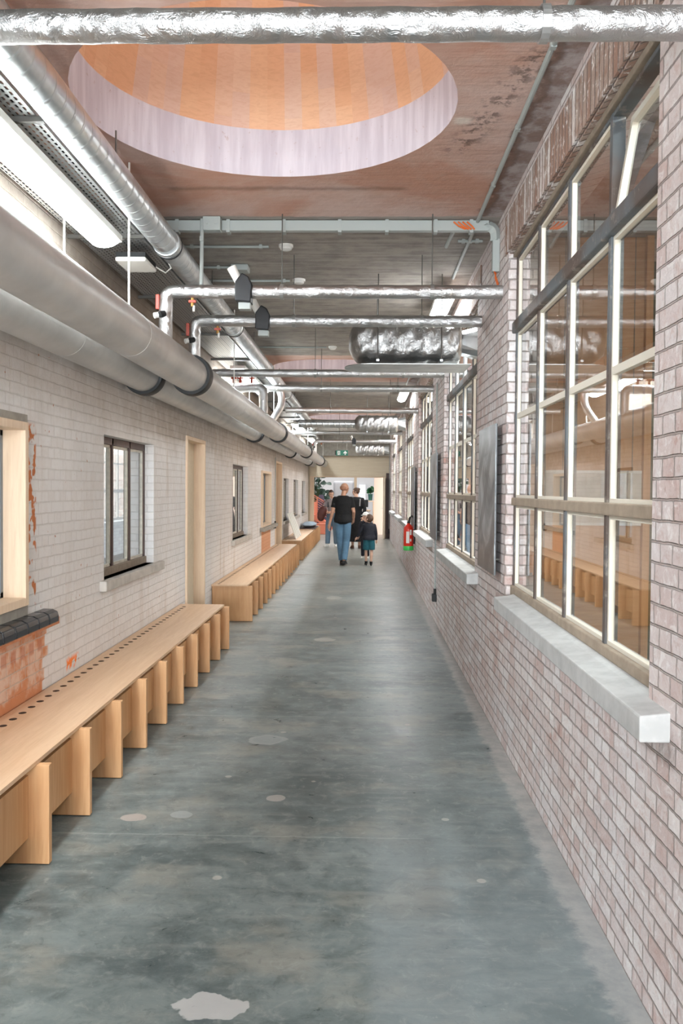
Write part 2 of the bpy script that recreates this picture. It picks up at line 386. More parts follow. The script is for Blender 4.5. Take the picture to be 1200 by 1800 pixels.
def tube(bm, pts, r, n=16, cap=True, lump=0, sub=0, seed=0, flat=1.0):
    """tube through pts; r number or list; lump = radial noise"""
    pts = [Vector(p) for p in pts]
    rs = list(r) if isinstance(r, (list, tuple)) else [r] * len(pts)
    if sub:
        P, Q = [], []
        for i in range(len(pts) - 1):
            k = max(1, int((pts[i + 1] - pts[i]).length / sub))
            for j in range(k):
                t = j / k; P.append(pts[i].lerp(pts[i + 1], t)); Q.append(rs[i] * (1 - t) + rs[i + 1] * t)
        P.append(pts[-1]); Q.append(rs[-1]); pts, rs = P, Q
    rg = random.Random(seed); rings = []
    prev = None
    ph = [rg.random() * 6.28 for _ in range(6)]
    for i, p in enumerate(pts):
        if i == 0: d = pts[1] - pts[0]
        elif i == len(pts) - 1: d = pts[-1] - pts[-2]
        else: d = (pts[i + 1] - pts[i]).normalized() + (pts[i] - pts[i - 1]).normalized()
        d = d.normalized()
        if prev is None: x, y = frame_of(d)
        else:
            x = (prev - d * prev.dot(d)).normalized(); y = x.cross(d).normalized()
        prev = x
        ring = []
        for k in range(n):
            a = 2 * PI * k / n
            q = rs[i] * (1 + (lump * (rg.random() - .5) if lump else 0) + (lump * .5 * math.sin(3 * a + ph[0] + i * .9) if lump else 0))
            ring.append(bm.verts.new(p + x * math.cos(a) * q + y * math.sin(a) * q * flat))
        rings.append(ring)
    for i in range(len(rings) - 1):
        for k in range(n):
            bm.faces.new((rings[i][k], rings[i][(k + 1) % n], rings[i + 1][(k + 1) % n], rings[i + 1][k]))
    if cap:
        bm.faces.new(rings[0][::-1]); bm.faces.new(rings[-1])
    return bm
def T(pts, r, **k): return tube(bmesh.new(), pts, r, **k)
def bend(a, b, c, rad, n=6):
    """round corner at b between a and c"""
    a, b, c = Vector(a), Vector(b), Vector(c)
    p, q = b + (a - b).normalized() * rad, b + (c - b).normalized() * rad
    return [tuple((1 - t) ** 2 * p + 2 * t * (1 - t) * b + t * t * q) for t in [i / n for i in range(n + 1)]]
def lathe(bm, prof, c, axis='Z', n=24):
    rings = []
    for (r, h) in prof:
        ring = []
        for k in range(n):
            a = 2 * PI * k / n; u, v = math.cos(a) * r, math.sin(a) * r
            p = {'Z': (u, v, h), 'Y': (u, h, v), 'X': (h, u, v)}[axis]
            ring.append(bm.verts.new(Vector(c) + Vector(p)))
        rings.append(ring)
    for i in range(len(rings) - 1):
        for k in range(n): bm.faces.new((rings[i][k], rings[i][(k + 1) % n], rings[i + 1][(k + 1) % n], rings[i + 1][k]))
    bm.faces.new(rings[0][::-1]); bm.faces.new(rings[-1])
    return bm
def shade(o, ang=40):
    for p in o.data.polygons: p.use_smooth = True
    try: o.data.set_sharp_from_angle(angle=R(ang))
    except Exception: pass
    return o
def copy_tree(o, loc, label=None, group=None, parent=None):
    c = o.copy(); COL.objects.link(c); c.parent = parent
    if parent is None: c.location = loc
    if label: c['label'] = label
    if group: c['group'] = group
    for ch in list(o.children): copy_tree(ch, None, None, None, c)
    return c

# ------------------------------------------------------------------ shell
XL, XR, ZC = -1.86, .915, 3.48
Y0, Y1 = -6.5, 29.3
def wall(name, axis, pos, th, u0, u1, z0, z1, holes, m):
    """wall slab at pos..pos+th on axis, with rectangular openings"""
    us = sorted({u0, u1} | {h[0] for h in holes} | {h[1] for h in holes}); us = [u for u in us if u0 <= u <= u1]
    zs = sorted({z0, z1} | {h[2] for h in holes} | {h[3] for h in holes}); zs = [z for z in zs if z0 <= z <= z1]
    bm = bmesh.new(); V = {}
    def P(u, s, z):
        k = (u, s, z)
        if k not in V:
            d = pos + th * s; V[k] = bm.verts.new((d, u, z) if axis == 'X' else (u, d, z))
        return V[k]
    def solid(i, j):
        if not (0 <= i < len(us) - 1 and 0 <= j < len(zs) - 1): return False
        um, zm = (us[i] + us[i + 1]) / 2, (zs[j] + zs[j + 1]) / 2
        return not any(h[0] < um < h[1] and h[2] < zm < h[3] for h in holes)
    for i in range(len(us) - 1):
        for j in range(len(zs) - 1):
            if not solid(i, j): continue
            a, b, c, d = us[i], us[i + 1], zs[j], zs[j + 1]
            for s in (0, 1): bm.faces.new((P(a, s, c), P(b, s, c), P(b, s, d), P(a, s, d)))
            if not solid(i - 1, j): bm.faces.new((P(a, 0, c), P(a, 1, c), P(a, 1, d), P(a, 0, d)))
            if not solid(i + 1, j): bm.faces.new((P(b, 0, c), P(b, 1, c), P(b, 1, d), P(b, 0, d)))
            if not solid(i, j - 1): bm.faces.new((P(a, 0, c), P(a, 1, c), P(b, 1, c), P(b, 0, c)))
            if not solid(i, j + 1): bm.faces.new((P(a, 0, d), P(a, 1, d), P(b, 1, d), P(b, 0, d)))
    return tag(mk(name, bm, m), kind='structure')

RW = [(-5.9, -3.1), (-1.6, 1.2), (2.72, 5.48), (6.93, 9.70), (11.3, 14.05), (15.6, 18.4), (19.9, 22.6), (24.1, 26.9)]
RZ0, RZ1 = .95, 3.17
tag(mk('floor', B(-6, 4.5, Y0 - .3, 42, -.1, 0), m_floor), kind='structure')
LH = [(3.05, 4.63, 1.0, 2.0), (6.1, 7.57, .98, 2.03), (8.93, 9.97, 0, 2.2), (12.2, 13.8, .9, 2.0), (15.6, 17.1, .93, 1.98),
      (18.15, 19.5, 0, 2.24), (20.1, 21.5, .88, 1.9), (23.0, 24.6, .9, 1.9), (26.2, 27.7, .9, 1.9), (-1.5, .8, 1.0, 2.03)]
wall('wall_left', 'X', XL, -.22, Y0, Y1, 0, ZC, LH, m_left)
wall('wall_right', 'X', XR, .24, Y0, Y1, 0, ZC, [(a, b, RZ0, RZ1) for a, b in RW], m_right)
wall('wall_back', 'Y', Y0, -.2, XL - .2, XR + .24, 0, ZC, [], m_left)

# ceiling slab with round openings
def ceiling():
    bm = bmesh.new(); N = 48
    ys = [Y0]; 
    cells = sorted((y, x) for x, y in OCU)
    top = ZC + .3
    def quad(x0, x1, y0, y1):
        vs = [bm.verts.new(p) for p in ((x0, y0, ZC), (x1, y0, ZC), (x1, y1, ZC), (x0, y1, ZC))]; bm.faces.new(vs)
    xa, xb = XL - .25, XR + .26; last = Y0 - .2
    r = .91
    for (y, x) in cells:
        quad(xa, xb, last, y - 1.05)
        xs0, xs1 = x - 1.05, x + 1.05
        quad(xa, xs0, y - 1.05, y + 1.05); quad(xs1, xb, y - 1.05, y + 1.05)
        inner, outer = [], []
        for k in range(N):
            a = 2 * PI * (k + .5) / N; c, s = math.cos(a), math.sin(a)
            inner.append(bm.verts.new((x + r * c, y + r * s, ZC)))
            m = 1.05 / max(abs(c), abs(s)); outer.append(bm.verts.new((x + m * c, y + m * s, ZC)))
        cor = {}
        for k in range(N):
            k2 = (k + 1) % N
            a, b = outer[k].co, outer[k2].co
            f = [inner[k], outer[k], outer[k2], inner[k2]]
            if abs(a.x - b.x) > 1e-4 and abs(a.y - b.y) > 1e-4:
                cx_ = x + math.copysign(1.05, (a.x + b.x) / 2 - x); cy_ = y + math.copysign(1.05, (a.y + b.y) / 2 - y)
                f = [inner[k], outer[k], bm.verts.new((cx_, cy_, ZC)), outer[k2], inner[k2]]
            bm.faces.new(f)
        last = y + 1.05
    quad(xa, xb, last, Y1 + .2)
    for f in bm.faces:
        if f.normal.z > 0: f.normal_flip()
    # thickness: outer shell on top, as a ring around each shaft
    box(bm, xa, xb, Y0 - .2, OCU[3][1] - 1.05, ZC + .001, top)
    ends = [OCU[3][1], OCU[0][1], OCU[1][1], OCU[2][1]]
    for i in range(4):
        y = ends[i]; x = -.475
        nxt = ends[i + 1] - 1.05 if i < 3 else Y1 + .2
        box(bm, xa, xb, y + 1.05, nxt, ZC + .001, top)
        box(bm, xa, x - 1.05, y - 1.05, y + 1.05, ZC + .001, top); box(bm, x + 1.05, xb, y - 1.05, y + 1.05, ZC + .001, top)
    return tag(mk('ceiling', bm, m_ceil, recalc=False), kind='structure')
ceiling()
def rooflight(x, y, idx):
    t = struct('trim_%d' % idx, (x, y, ZC)); N = 56
    bm = bmesh.new()
    def ring(r, z): return [bm.verts.new((x + r * math.cos(2 * PI * k / N), y + r * math.sin(2 * PI * k / N), z)) for k in range(N)]
    a, b, c, d = ring(.91, ZC), ring(.91, ZC + .27), ring(.99, ZC + .27), ring(.99, ZC + .01)
    for p, q in ((a, b), (b, c), (c, d), (d, a)):
        for k in range(N): bm.faces.new((p[k], p[(k + 1) % N], q[(k + 1) % N], q[k]))
    shade(mk('plaster_ring', bm, m_plaster, t))
    bm = bmesh.new(); uv = bm.loops.layers.uv.new('UVMap'); K = 8
    rs = [(.93, ZC + .27)] + [(.93 - .36 * (i / K) ** 1.1, ZC + .27 + 1.55 * i / K) for i in range(1, K + 1)]
    rings = [ring(r, z) for r, z in rs]; outer = [ring(r + .05, z) for r, z in rs]
    for i in range(K):
        for k in range(N):
            f = bm.faces.new((rings[i][k], rings[i][(k + 1) % N], rings[i + 1][(k + 1) % N], rings[i + 1][k]))
            for l, (uu, vv) in zip(f.loops, ((k, i), (k + 1, i), (k + 1, i + 1), (k, i + 1))): l[uv].uv = (uu / N, vv / K)
            bm.faces.new((outer[i][k], outer[i][(k + 1) % N], outer[i + 1][(k + 1) % N], outer[i + 1][k]))
    for k in range(N): bm.faces.new((rings[0][k], rings[0][(k + 1) % N], outer[0][(k + 1) % N], outer[0][k]))
    shade(mk('timber_lining', bm, m_dome, t, recalc=False))
    return t
for i, (x, y) in enumerate(OCU): rooflight(x, y, i + 1)

# right windows: steel grid, four columns, five rows
def steel_window(idx, y0, y1, open_vent=False):
    t = struct('window_%d' % idx, (XR, y0, RZ0))
    xf = .985; z0, z1 = 1.03, RZ1 - .02; zt, zm, zl = 2.12, 1.585, 2.68
    bm = bmesh.new()
    w = .035
    cols = [y0 + (y1 - y0) * k / 4 for k in range(5)]
    box(bm, xf - .02, xf + .04, y0, y0 + w, z0, z1); box(bm, xf - .02, xf + .04, y1 - w, y1, z0, z1)
    box(bm, xf - .02, xf + .04, y0, y1, z1 - .04, z1)
    for k in (1, 2, 3): box(bm, xf - .022, xf + .03, cols[k] - .018, cols[k] + .018, z0, z1)
    mk('window_frame', bm, m_steel, t, bevel=.003)
    mk('top_rail', B(xf - .045, xf + .04, y0, y1, zl - .035, zl + .035), m_steel, t, bevel=.008)
    mk('middle_rail', B(xf - .035, xf + .04, y0, y1, zm - .03, zm + .02), m_rail, t, bevel=.006)
    mk('bottom_rail', B(xf - .035, xf + .05, y0, y1, z0 - .05, z0 + .015), m_rail, t, bevel=.006)
    # cream glazing beads around every pane
    bm = bmesh.new(); b = .016
    rows = [(z0 + .015, zm - .03), (zm + .02, zt), (zt, zl - .035), (zl + .035, z1 - .04)]
    for k in range(4):
        ya, yb = cols[k] + .018, cols[k + 1] - .018
        if k == 0: ya = y0 + w
        if k == 3: yb = y1 - w
        for r, (za, zb) in enumerate(rows):
            if open_vent and r == 3 and k == 0: continue
            x0, x1 = xf - .012, xf + .012
            box(bm, x0, x1, ya, ya + b, za, zb); box(bm, x0, x1, yb - b, yb, za, zb)
            box(bm, x0, x1, ya + b, yb - b, za, za + b); box(bm, x0, x1, ya + b, yb - b, zb - b, zb)
    mk('glazing_bead', bm, m_glaze, t)
    mk('pane', B(xf - .002, xf + .002, y0 + w, y1 - w, z0 + .015, zl - .035), m_glass, t)
    ys = y0 + w if not open_vent else cols[1]
    mk('pane', B(xf - .002, xf + .002, ys, y1 - w, zl + .035, z1 - .04), m_glass, t)
    if open_vent:
        ya, yb, za, zb = y0 + w, cols[1] - .018, zl + .035, z1 - .04
        for nm, mm in (('vent_frame', m_glaze), ('vent_pane', m_glass)):
            bm = bmesh.new()
            if nm == 'vent_frame':
                for a in ((ya, ya + .03, za, zb), (yb - .03, yb, za, zb), (ya + .03, yb - .03, za, za + .03), (ya + .03, yb - .03, zb - .03, zb)):
                    box(bm, xf - .012, xf + .018, *a)
            else: box(bm, xf, xf + .004, ya + .03, yb - .03, za + .03, zb - .03)
            bmesh.ops.rotate(bm, verts=bm.verts[:], cent=(xf, ya, za), matrix=Matrix.Rotation(R(9), 3, 'Y'))
            mk(nm, bm, mm, t)
    # timber head and sill
    mk('brick_soffit', B(XR + .004, xf - .04, y0 + .001, y1 - .001, RZ1 - .02, RZ1 - .001), m_soldier, t)
    mk('head_board', B(xf - .042, xf + .04, y0 + .001, y1 - .001, RZ1 - .045, RZ1 - .001), m_greywood, t, bevel=.004)
    bm = bmesh.new()
    vs = [(XR - .09, .985), (XR - .09, .905), (xf - .035, .905), (xf - .035, 1.005), (XR + .0, .995)]
    ya, yb = y0 - .19, y1 - .14
    for s, y in ((0, ya), (1, yb)):
        bm.faces.new([bm.verts.new((x, y, z)) for x, z in vs])
    bm.verts.ensure_lookup_table(); n = len(vs)
    for k in range(n): bm.faces.new((bm.verts[k], bm.verts[(k + 1) % n], bm.verts[n + (k + 1) % n], bm.verts[n + k]))
    mk('window_sill', bm, m_sill, t, bevel=.006)
    return t
for i, (a, b) in enumerate(RW): steel_window(i + 1, a, b, i == 2)
for i, (a, b) in enumerate(RW[1:]):
    bm = bmesh.new()
    box(bm, XR - .012, XR + .0, a - .22, b + .1, RZ1 - .01, RZ1 + .23)
    tag(mk('trim_%d' % (10 + i), bm, m_soldier), kind='structure')

# left windows and doors
def left_steel(idx, h):
    y0, y1, z0, z1 = h; t = struct('window_%d' % idx, (XL, y0, z0)); x = XL - .10
    bm = bmesh.new(); w = .028
    box(bm, x - .03, x + .02, y0, y0 + w, z0 + .05, z1); box(bm, x - .03, x + .02, y1 - w, y1, z0 + .05, z1)
    cols = [y0 + (y1 - y0) * k / 3 for k in range(4)]
    for k in (1, 2): box(bm, x - .03, x + .02, cols[k] - .02, cols[k] + .02, z0 + .05, z1)
    box(bm, x - .03, x + .02, y0, y1, z1 - .055, z1)
    mk('window_frame', bm, m_brown_frame, t, bevel=.003)
    mk('bottom_rail', B(x - .03, x + .035, y0, y1, z0, z0 + .06), m_greywood, t, bevel=.005)
    bm = bmesh.new(); b = .02
    for k in range(3):
        ya, yb = cols[k] + .024, cols[k + 1] - .024; za, zb = z0 + .06, z1 - .055
        for a in ((ya, ya + b, za, zb), (yb - b, yb, za, zb), (ya, yb, za, za + b), (ya, yb, zb - b, zb)): box(bm, x - .02, x + .008, *a)
    mk('glazing_bead', bm, m_glaze2, t)
    mk('pane', B(x - .008, x - .004, y0 + .02, y1 - .02, z0 + .06, z1 - .05), m_glass, t)
    mk('window_sill', B(XL - .09, XL + .05, y0 - .1, y1 + .22, z0 - .075, z0), m_sill2, t, bevel=.008)
def left_pine(idx, h, tiles=True):
    y0, y1, z0, z1 = h; t = struct('window_%d' % idx, (XL, y0, z0))
    bm = bmesh.new(); w = .045; xa, xb = XL - .12, XL + .035
    box(bm, xa, xb, y0, y0 + w, z0, z1); box(bm, xa, xb, y1 - w, y1, z0, z1)
    box(bm, xa, xb, y0 + w, y1 - w, z1 - w, z1); box(bm, xa, xb, y0 + w, y1 - w, z0, z0 + w)
    mk('window_frame', bm, m_pine, t, bevel=.003)
    bm = bmesh.new(); x = XL - .10
    for a in ((y0 + w, y0 + w + .03, z0 + w, z1 - w), (y1 - w - .03, y1 - w, z0 + w, z1 - w), (y0 + w, y1 - w, z0 + w, z0 + w + .03), (y0 + w, y1 - w, z1 - w - .03, z1 - w)):
        box(bm, x - .02, x + .01, *a)
    mk('sash', bm, simple_grey, t)
    mk('pane', B(x - .004, x, y0 + w, y1 - w, z0 + w, z1 - w), m_glass, t)
    if tiles:
        n = int((y1 + .30 - y0 + .1) / .155)
        bm = bmesh.new()
        for k in range(n):
            ya = y1 + .30 - (k + 1) * .155
            prof = [(XL - .0, z0 - .135), (XL - .0, z0 - .06), (XL + .06, z0 - .062), (XL + .088, z0 - .075), (XL + .095, z0 - .10), (XL + .095, z0 - .135)]
            va = [bm.verts.new((px, ya + .004, pz)) for px, pz in prof]; vb = [bm.verts.new((px, ya + .151, pz)) for px, pz in prof]
            bm.faces.new(va); bm.faces.new(vb)
            for q in range(6): bm.faces.new((va[q], va[(q + 1) % 6], vb[(q + 1) % 6], vb[q]))
        mk('tiled_sill', bm, m_tile, t, bevel=.006)
        mk('mortar_bed', B(XL - .002, XL + .088, y0 - .1, y1 + .32, z0 - .150, z0 - .11), simple('orange_mortar', C(200, 130, 90), .85, n=20), t)
        bm = bmesh.new()
        for a in ((y1 - .005, y1 + .045, z0 - .06, z1 + .045), (y0 - .045, y0 + .005, z0 - .06, z1 + .045), (y0, y1, z1 - .005, z1 + .045), (y0, y1, z0 - .06, z0 + .005)): box(bm, XL - .002, XL + .010, *a)
        mk('cement_margin', bm, m_cement, t)
simple_grey = simple('blue_grey_sash', C(120, 128, 134), .45)
left_pine(9, LH[0]); left_steel(10, LH[1]); left_steel(11, LH[3]); left_pine(12, LH[4], False)
mk_s = mk('window_sill', B(XL - .06, XL + .09, 15.45, 17.9, .86, .93), m_cement, [o for o in bpy.data.objects if o.name == 'window_12'][0], bevel=.006)
for i, h in ((13, LH[6]), (14, LH[7]), (15, LH[8])): left_steel(i, h)
left_pine(16, LH[9])
def left_door(idx, h):
    y0, y1, z0, z1 = h; t = struct('door_%d' % idx, (XL, y0, z0)); bm = bmesh.new(); w = .04
    xa, xb = XL - .2, XL + .02
    box(bm, xa, xb, y0, y0 + w, 0, z1); box(bm, xa, xb, y1 - w, y1, 0, z1); box(bm, xa, xb, y0 + w, y1 - w, z1 - w, z1)
    mk('door_frame', bm, m_pine, t, bevel=.003)
    d = mk('door_leaf', B(XL - .15, XL - .11, y0 + w, y1 - w, .01, z1 - w), m_cream, t)
    mk('door_handle', T([(XL - .11, y0 + .12, 1.02), (XL - .06, y0 + .12, 1.02), (XL - .06, y0 + .24, 1.02)], .01, n=8), m_galv, d)
left_door(1, LH[2]); left_door(2, LH[5])

# ------------------------------------------------------------------ room behind the near right windows
tag(mk('wall_side_room', B(XR + .24, 2.02, 6.25, 6.33, 0, ZC), m_edge), kind='structure')
bm = bmesh.new(); box(bm, XR + .24, 2.02, 6.235, 6.25, 1.78, 1.80); box(bm, XR + .24, 2.02, 6.235, 6.25, 1.40, 1.42)
tag(mk('trim_20', bm, m_whitem), kind='structure')
tag(mk('trim_21', B(XR + .24, 2.02, 6.24, 6.25, 1.42, 1.78), m_jbrick), kind='structure')
bm = bmesh.new()
for x in (1.45, 1.95): box(bm, x, x + .006, 6.244, 6.25, 1.80, ZC)
for z in (2.45, 3.10): box(bm, XR + .24, 2.02, 6.244, 6.25, z, z + .006)
tag(mk('trim_22', bm, m_greywood), kind='structure')
tag(mk('trim_23', B(2.02, 2.07, 6.2, 6.33, 0, ZC), m_ply), kind='structure')
tag(mk('wall_side_room_green', B(2.07, 3.6, 6.9, 7.0, 0, ZC), m_jgreen), kind='structure')
tag(mk('wall_side_room_outer', B(3.5, 3.6, -6, 6.9, 0, ZC), m_edge), kind='structure')
tag(mk('ceiling_side_room', B(XR + .24, 3.6, -6.5, 6.95, ZC, ZC + .1), m_ceil), kind='structure')
d3 = struct('door_3', (2.4, 6.88, 0))
bm = bmesh.new()
for a in ((2.1, 2.17, 6.84, 6.9, 0, 2.75), (2.9, 2.97, 6.84, 6.9, 0, 2.75), (2.17, 2.9, 6.84, 6.9, 2.68, 2.75)): box(bm, *a)
mk('door_frame', bm, m_ply, d3)
def lamp(name, x, y0, y1, z, w, label, group, mt=m_tube, end=True):
    t = thing(name, (x, (y0 + y1) / 2, z), label, 'ceiling light', group)
    prof = [(-w / 2, .0), (-w / 2, .05), (w / 2, .05), (w / 2, .0)]
    mk('housing', B(x - w / 2 - .012, x + w / 2 + .012, y0 - .02, y1 + .02, z + .03, z + .07), m_whitem, t, bevel=.004)
    bm = bmesh.new(); N = 10; rows = []
    for y in (y0, y0 + .03, y1 - .03, y1):
        s = .55 if y in (y0, y1) else 1
        rows.append([bm.verts.new((x + math.cos(PI + PI * k / N) * w / 2 * (.85 + .15 * s), y, z + .03 + math.sin(PI + PI * k / N) * .045 * s)) for k in range(N + 1)])
    for a, b in zip(rows, rows[1:]):
        for k in range(N): bm.faces.new((a[k], a[k + 1], b[k + 1], b[k]))
    bm.faces.new(rows[0]); bm.faces.new(rows[-1][::-1])
    shade(mk('diffuser', bm, mt, t), 50)
    return t
lamp('strip_light', 1.75, -.4, 4.1, 3.3, .16, 'added unseen strip light brightening the plywood room behind the near right windows', None)  # lamp added out of view to brighten the plywood cross wall
# courtyard wall seen through the farther windows
tag(mk('wall_courtyard', B(4.2, 4.4, 7.1, 31, -.1, 4.2), m_yard), kind='structure')
# left neighbour: pale wall a few metres off
0 and tag(mk('wall_left_court', B(-6.2, -6.0, -4, 40, -.1, 3.2), simple('pale_render', C(206, 208, 208), .8, n=2)), kind='structure')

# ------------------------------------------------------------------ fluorescent lights
lefts = [(-5.2, -2.6, 'behind the viewer'), (2.7, 5.15, 'nearest, bright at the upper left'), (10.6, 13.2, 'second along, mostly hidden by the grey pipes'),
         (19.6, 22.0, 'third along, small in the distance'), (25.2, 27.6, 'last one before the end doors')]
for a, b, s in lefts:
    lamp('strip_light', -1.56, a, b, 3.10, .17, 'white strip light under the perforated tray, ' + s, 'strip lights under the cable tray')
rights = [(-1.2, .3, 'behind the viewer'), (7.45, 8.65, 'nearest, behind the second foil pipe'), (15.2, 16.45, 'small, seen below the fifth foil pipe'), (23.2, 25, 'farthest down the corridor')]
for a, b, s in rights:
    lamp('strip_light', .73, a, b, 3.34, .15, 'bright ceiling strip light along the right window wall, ' + s, 'strip lights along the right wall', m_tube_r)

# ------------------------------------------------------------------ plywood benches
m_hole = simple('dark_hole_lining', C(84, 62, 48), .8)  # hole walls coloured dark so the seat holes read dark
m_core = simple('dark_bench_core', C(30, 30, 31), .6)  # dark filler inside the benches, added so holes and front gap look dark
def bench(y0, y1, first, step, label, holes=True):
    """y0..y1 seat extent, legs at first, first+step ..."""
    t = thing('plywood_bench', ((XL + -1.352) / 2, y0, 0), label, 'bench', 'plywood benches along the whitewashed wall')
    xb, xf, z0, z1 = XL + .006, -1.405, .442, .460
    bm = bmesh.new(); hx, hw = -1.777, .0615; cell = .123; N = 12
    if holes:
        k0 = math.ceil((y0 + .07 - 4.17) / cell); k1 = math.floor((y1 - .13 - 4.17) / cell)
        ya, yb = 4.17 + k0 * cell - cell / 2, 4.17 + k1 * cell + cell / 2
        xa_, xb_ = hx - hw, hx + hw
        for z in (z0, z1):
            def q(a, b, c, d): bm.faces.new([bm.verts.new(p) for p in ((a, c, z), (b, c, z), (b, d, z), (a, d, z))])
            q(xb, xa_, y0, y1); q(xb_, xf, y0, y1); q(xa_, xb_, y0, ya); q(xa_, xb_, yb, y1)
        for k in range(k0, k1 + 1):
            yc = 4.17 + k * cell; rings = []
            for z in (z0, z1):
                inn = [bm.verts.new((hx + .020 * math.cos(2 * PI * (j + .5) / N), yc + .024 * math.sin(2 * PI * (j + .5) / N), z)) for j in range(N)]
                pts = []
                for j in range(N):
                    a = 2 * PI * (j + .5) / N; m = hw / max(abs(math.cos(a)), abs(math.sin(a)))
                    pts.append(bm.verts.new((hx + m * math.cos(a), yc + m * math.sin(a), z)))
                for j in range(N):
                    a, b = pts[j].co, pts[(j + 1) % N].co; f = [inn[j], pts[j], pts[(j + 1) % N], inn[(j + 1) % N]]
                    if abs(a.x - b.x) > 1e-4 and abs(a.y - b.y) > 1e-4:
                        f.insert(2, bm.verts.new((hx + math.copysign(hw, (a.x + b.x) / 2 - hx), yc + math.copysign(hw, (a.y + b.y) / 2 - yc), z)))
                    bm.faces.new(f)
                rings.append(inn)
            for j in range(N): bm.faces.new((rings[0][j], rings[0][(j + 1) % N], rings[1][(j + 1) % N], rings[1][j])).material_index = 1
        for (a, b, c, d) in ((xb, y0, xf, y0), (xf, y0, xf, y1), (xf, y1, xb, y1), (xb, y1, xb, y0)):
            bm.faces.new([bm.verts.new(p) for p in ((a, b, z0), (c, d, z0), (c, d, z1), (a, b, z1))])
        bmesh.ops.remove_doubles(bm, verts=bm.verts[:], dist=1e-5)
    else: box(bm, xb, xf, y0, y1, z0, z1)
    mk('seat', bm, [m_ply_top, m_hole], t)
    n = int(round((y1 - first) / step)) + 1
    ys = [first + k * step for k in range(n) if first + k * step < y1 + .05]
    leg0 = None
    for y in ys:
        if leg0 is None:
            leg0 = mk('leg', B(xb, -1.352, y, y + .036, .004, z0 - .001), m_ply, t, bevel=.003); fy = y
        else:
            c = leg0.copy(); COL.objects.link(c); c.parent = t; c.location = (0, y - fy, 0)
    for a, b in zip([y0 - .0] + ys, ys + [None]):
        if b is None or b - a < .1: continue
        s = a + (.036 if a in ys else 0)
        mk('bench_core', B(XL + .02, -1.50, s + .02, b - .02, .13, .38), m_core, t)
        mk('front_panel', B(-1.462, -1.442, s, b, .12, .395), m_ply, t)
    return t
bench(1.35, 8.68, 3.647 - 4 * .556, .556, 'nearest long plywood bench, with a row of round holes along the back of its seat')
bench(10.46, 18.30, 10.50, .556, 'second long plywood bench, its wide end panel facing the viewer beside the cream door')
bench(19.60, 24.45, 19.64, .53, 'third plywood bench, with white slatted boards leaning on it')
bench(24.75, 27.75, 24.79, .53, 'last plywood bench, with a blue-grey cushion on its seat', False)

# white slatted boards leaning on third bench, cushion on the last
t = thing('slatted_board', (-1.6, 21.0, .46), 'white slatted board leaning against the wall on the third bench', 'board')
bm = bmesh.new()
def slat(bm, y, w):
    vs = []
    for (x, z) in ((-1.56, .462), (-1.78, 1.06)):
        for dx in (0, .02):
            for dy in (0, w): vs.append(bm.verts.new((x + dx, y + dy, z + dx * .4)))
    for f in ((0, 1, 3, 2), (4, 6, 7, 5), (0, 4, 5, 1), (2, 3, 7, 6), (0, 2, 6, 4), (1, 5, 7, 3)): bm.faces.new([vs[i] for i in f])
for k in range(4): slat(bm, 20.0 + k * .42, .34)
mk('slats', bm, m_white, t)
bm = bmesh.new()
for f in (.2, .8):
    x, z = -1.56 - .22 * f - .004, .462 + .598 * f
    mk('batten', T([(x, 20.0, z - .01), (x, 21.6, z - .01)], .009, n=4), m_rod_dark, t)
t = thing('cushion', (-1.6, 26.4, .46), 'blue-grey quilted cushion lying on the far end of the last bench', 'cushion')
bm = bmesh.new(); bmesh.ops.create_uvsphere(bm, u_segments=28, v_segments=16, radius=1)
for v in bm.verts:
    c = v.co; q = (abs(c.x) ** 2.6 + abs(c.y) ** 2.6) ** (1 / 2.6) + 1e-6
    k = math.hypot(c.x, c.y) / q if q > .05 else 1
    v.co = Vector((-1.6 + c.x * k * .215, 25.9 + c.y * k * .8, .575 + c.z * .075 + .008 * math.sin(9 * c.y)))
shade(mk('cover', bm, simple('blue_grey_fabric', C(150, 164, 176), .85, n=8), t))
mk('tray', B(-1.83, -1.38, 25.05, 26.75, .461, .49), m_brown_frame, t, bevel=.005)

# ------------------------------------------------------------------ two big grey pipes
ZP, RP = 2.522, .13
XA, XB_ = -1.33, -1.70
collars = [-.2, 6.62, 13.35, 20.0, 26.6]
for nm, x, lab in (('upper', XA, 'large grey jacketed pipe nearer the corridor, with the foil risers joining its top'), ('b', XB_, 'large grey jacketed pipe close to the left wall, running behind the other one')):
    t = thing('large_pipe', (x, 0, ZP), lab, 'pipe', 'two large grey pipes along the left wall')
    yy = [Y0] + collars + [Y1]
    for a, b in zip(yy, yy[1:]):
        bm = bmesh.new(); tube(bm, [(x, a, ZP), (x, b, ZP)], RP, n=40, sub=2.0)
        shade(mk('pipe_jacket', bm, m_pipe, t))
    for k, c in enumerate(collars):
        bm = bmesh.new(); lathe(bm, [(RP * .95, -.07), (RP + .022, -.07), (RP + .026, -.055), (RP + .026, .055), (RP + .022, .07), (RP * .95, .07)], (x, c, ZP), 'Y', 40)
        shade(mk('collar', bm, m_black, t), 30)
    for k in range(-1, 7):
        y = 4.83 + k * 3.95
        bm = bmesh.new(); tube(bm, [(x, y, ZP + RP - .01), (x, y, ZC)], .006, n=8)
        h = mk('hanger_rod', bm, m_whitem, t)
        bm = bmesh.new(); lathe(bm, [(RP - .002, -.010), (RP + .0012, -.010), (RP + .0012, .010), (RP - .002, .010)], (x, y, ZP), 'Y', 32)
        mk('hanger_strap', bm, m_pipe, t)

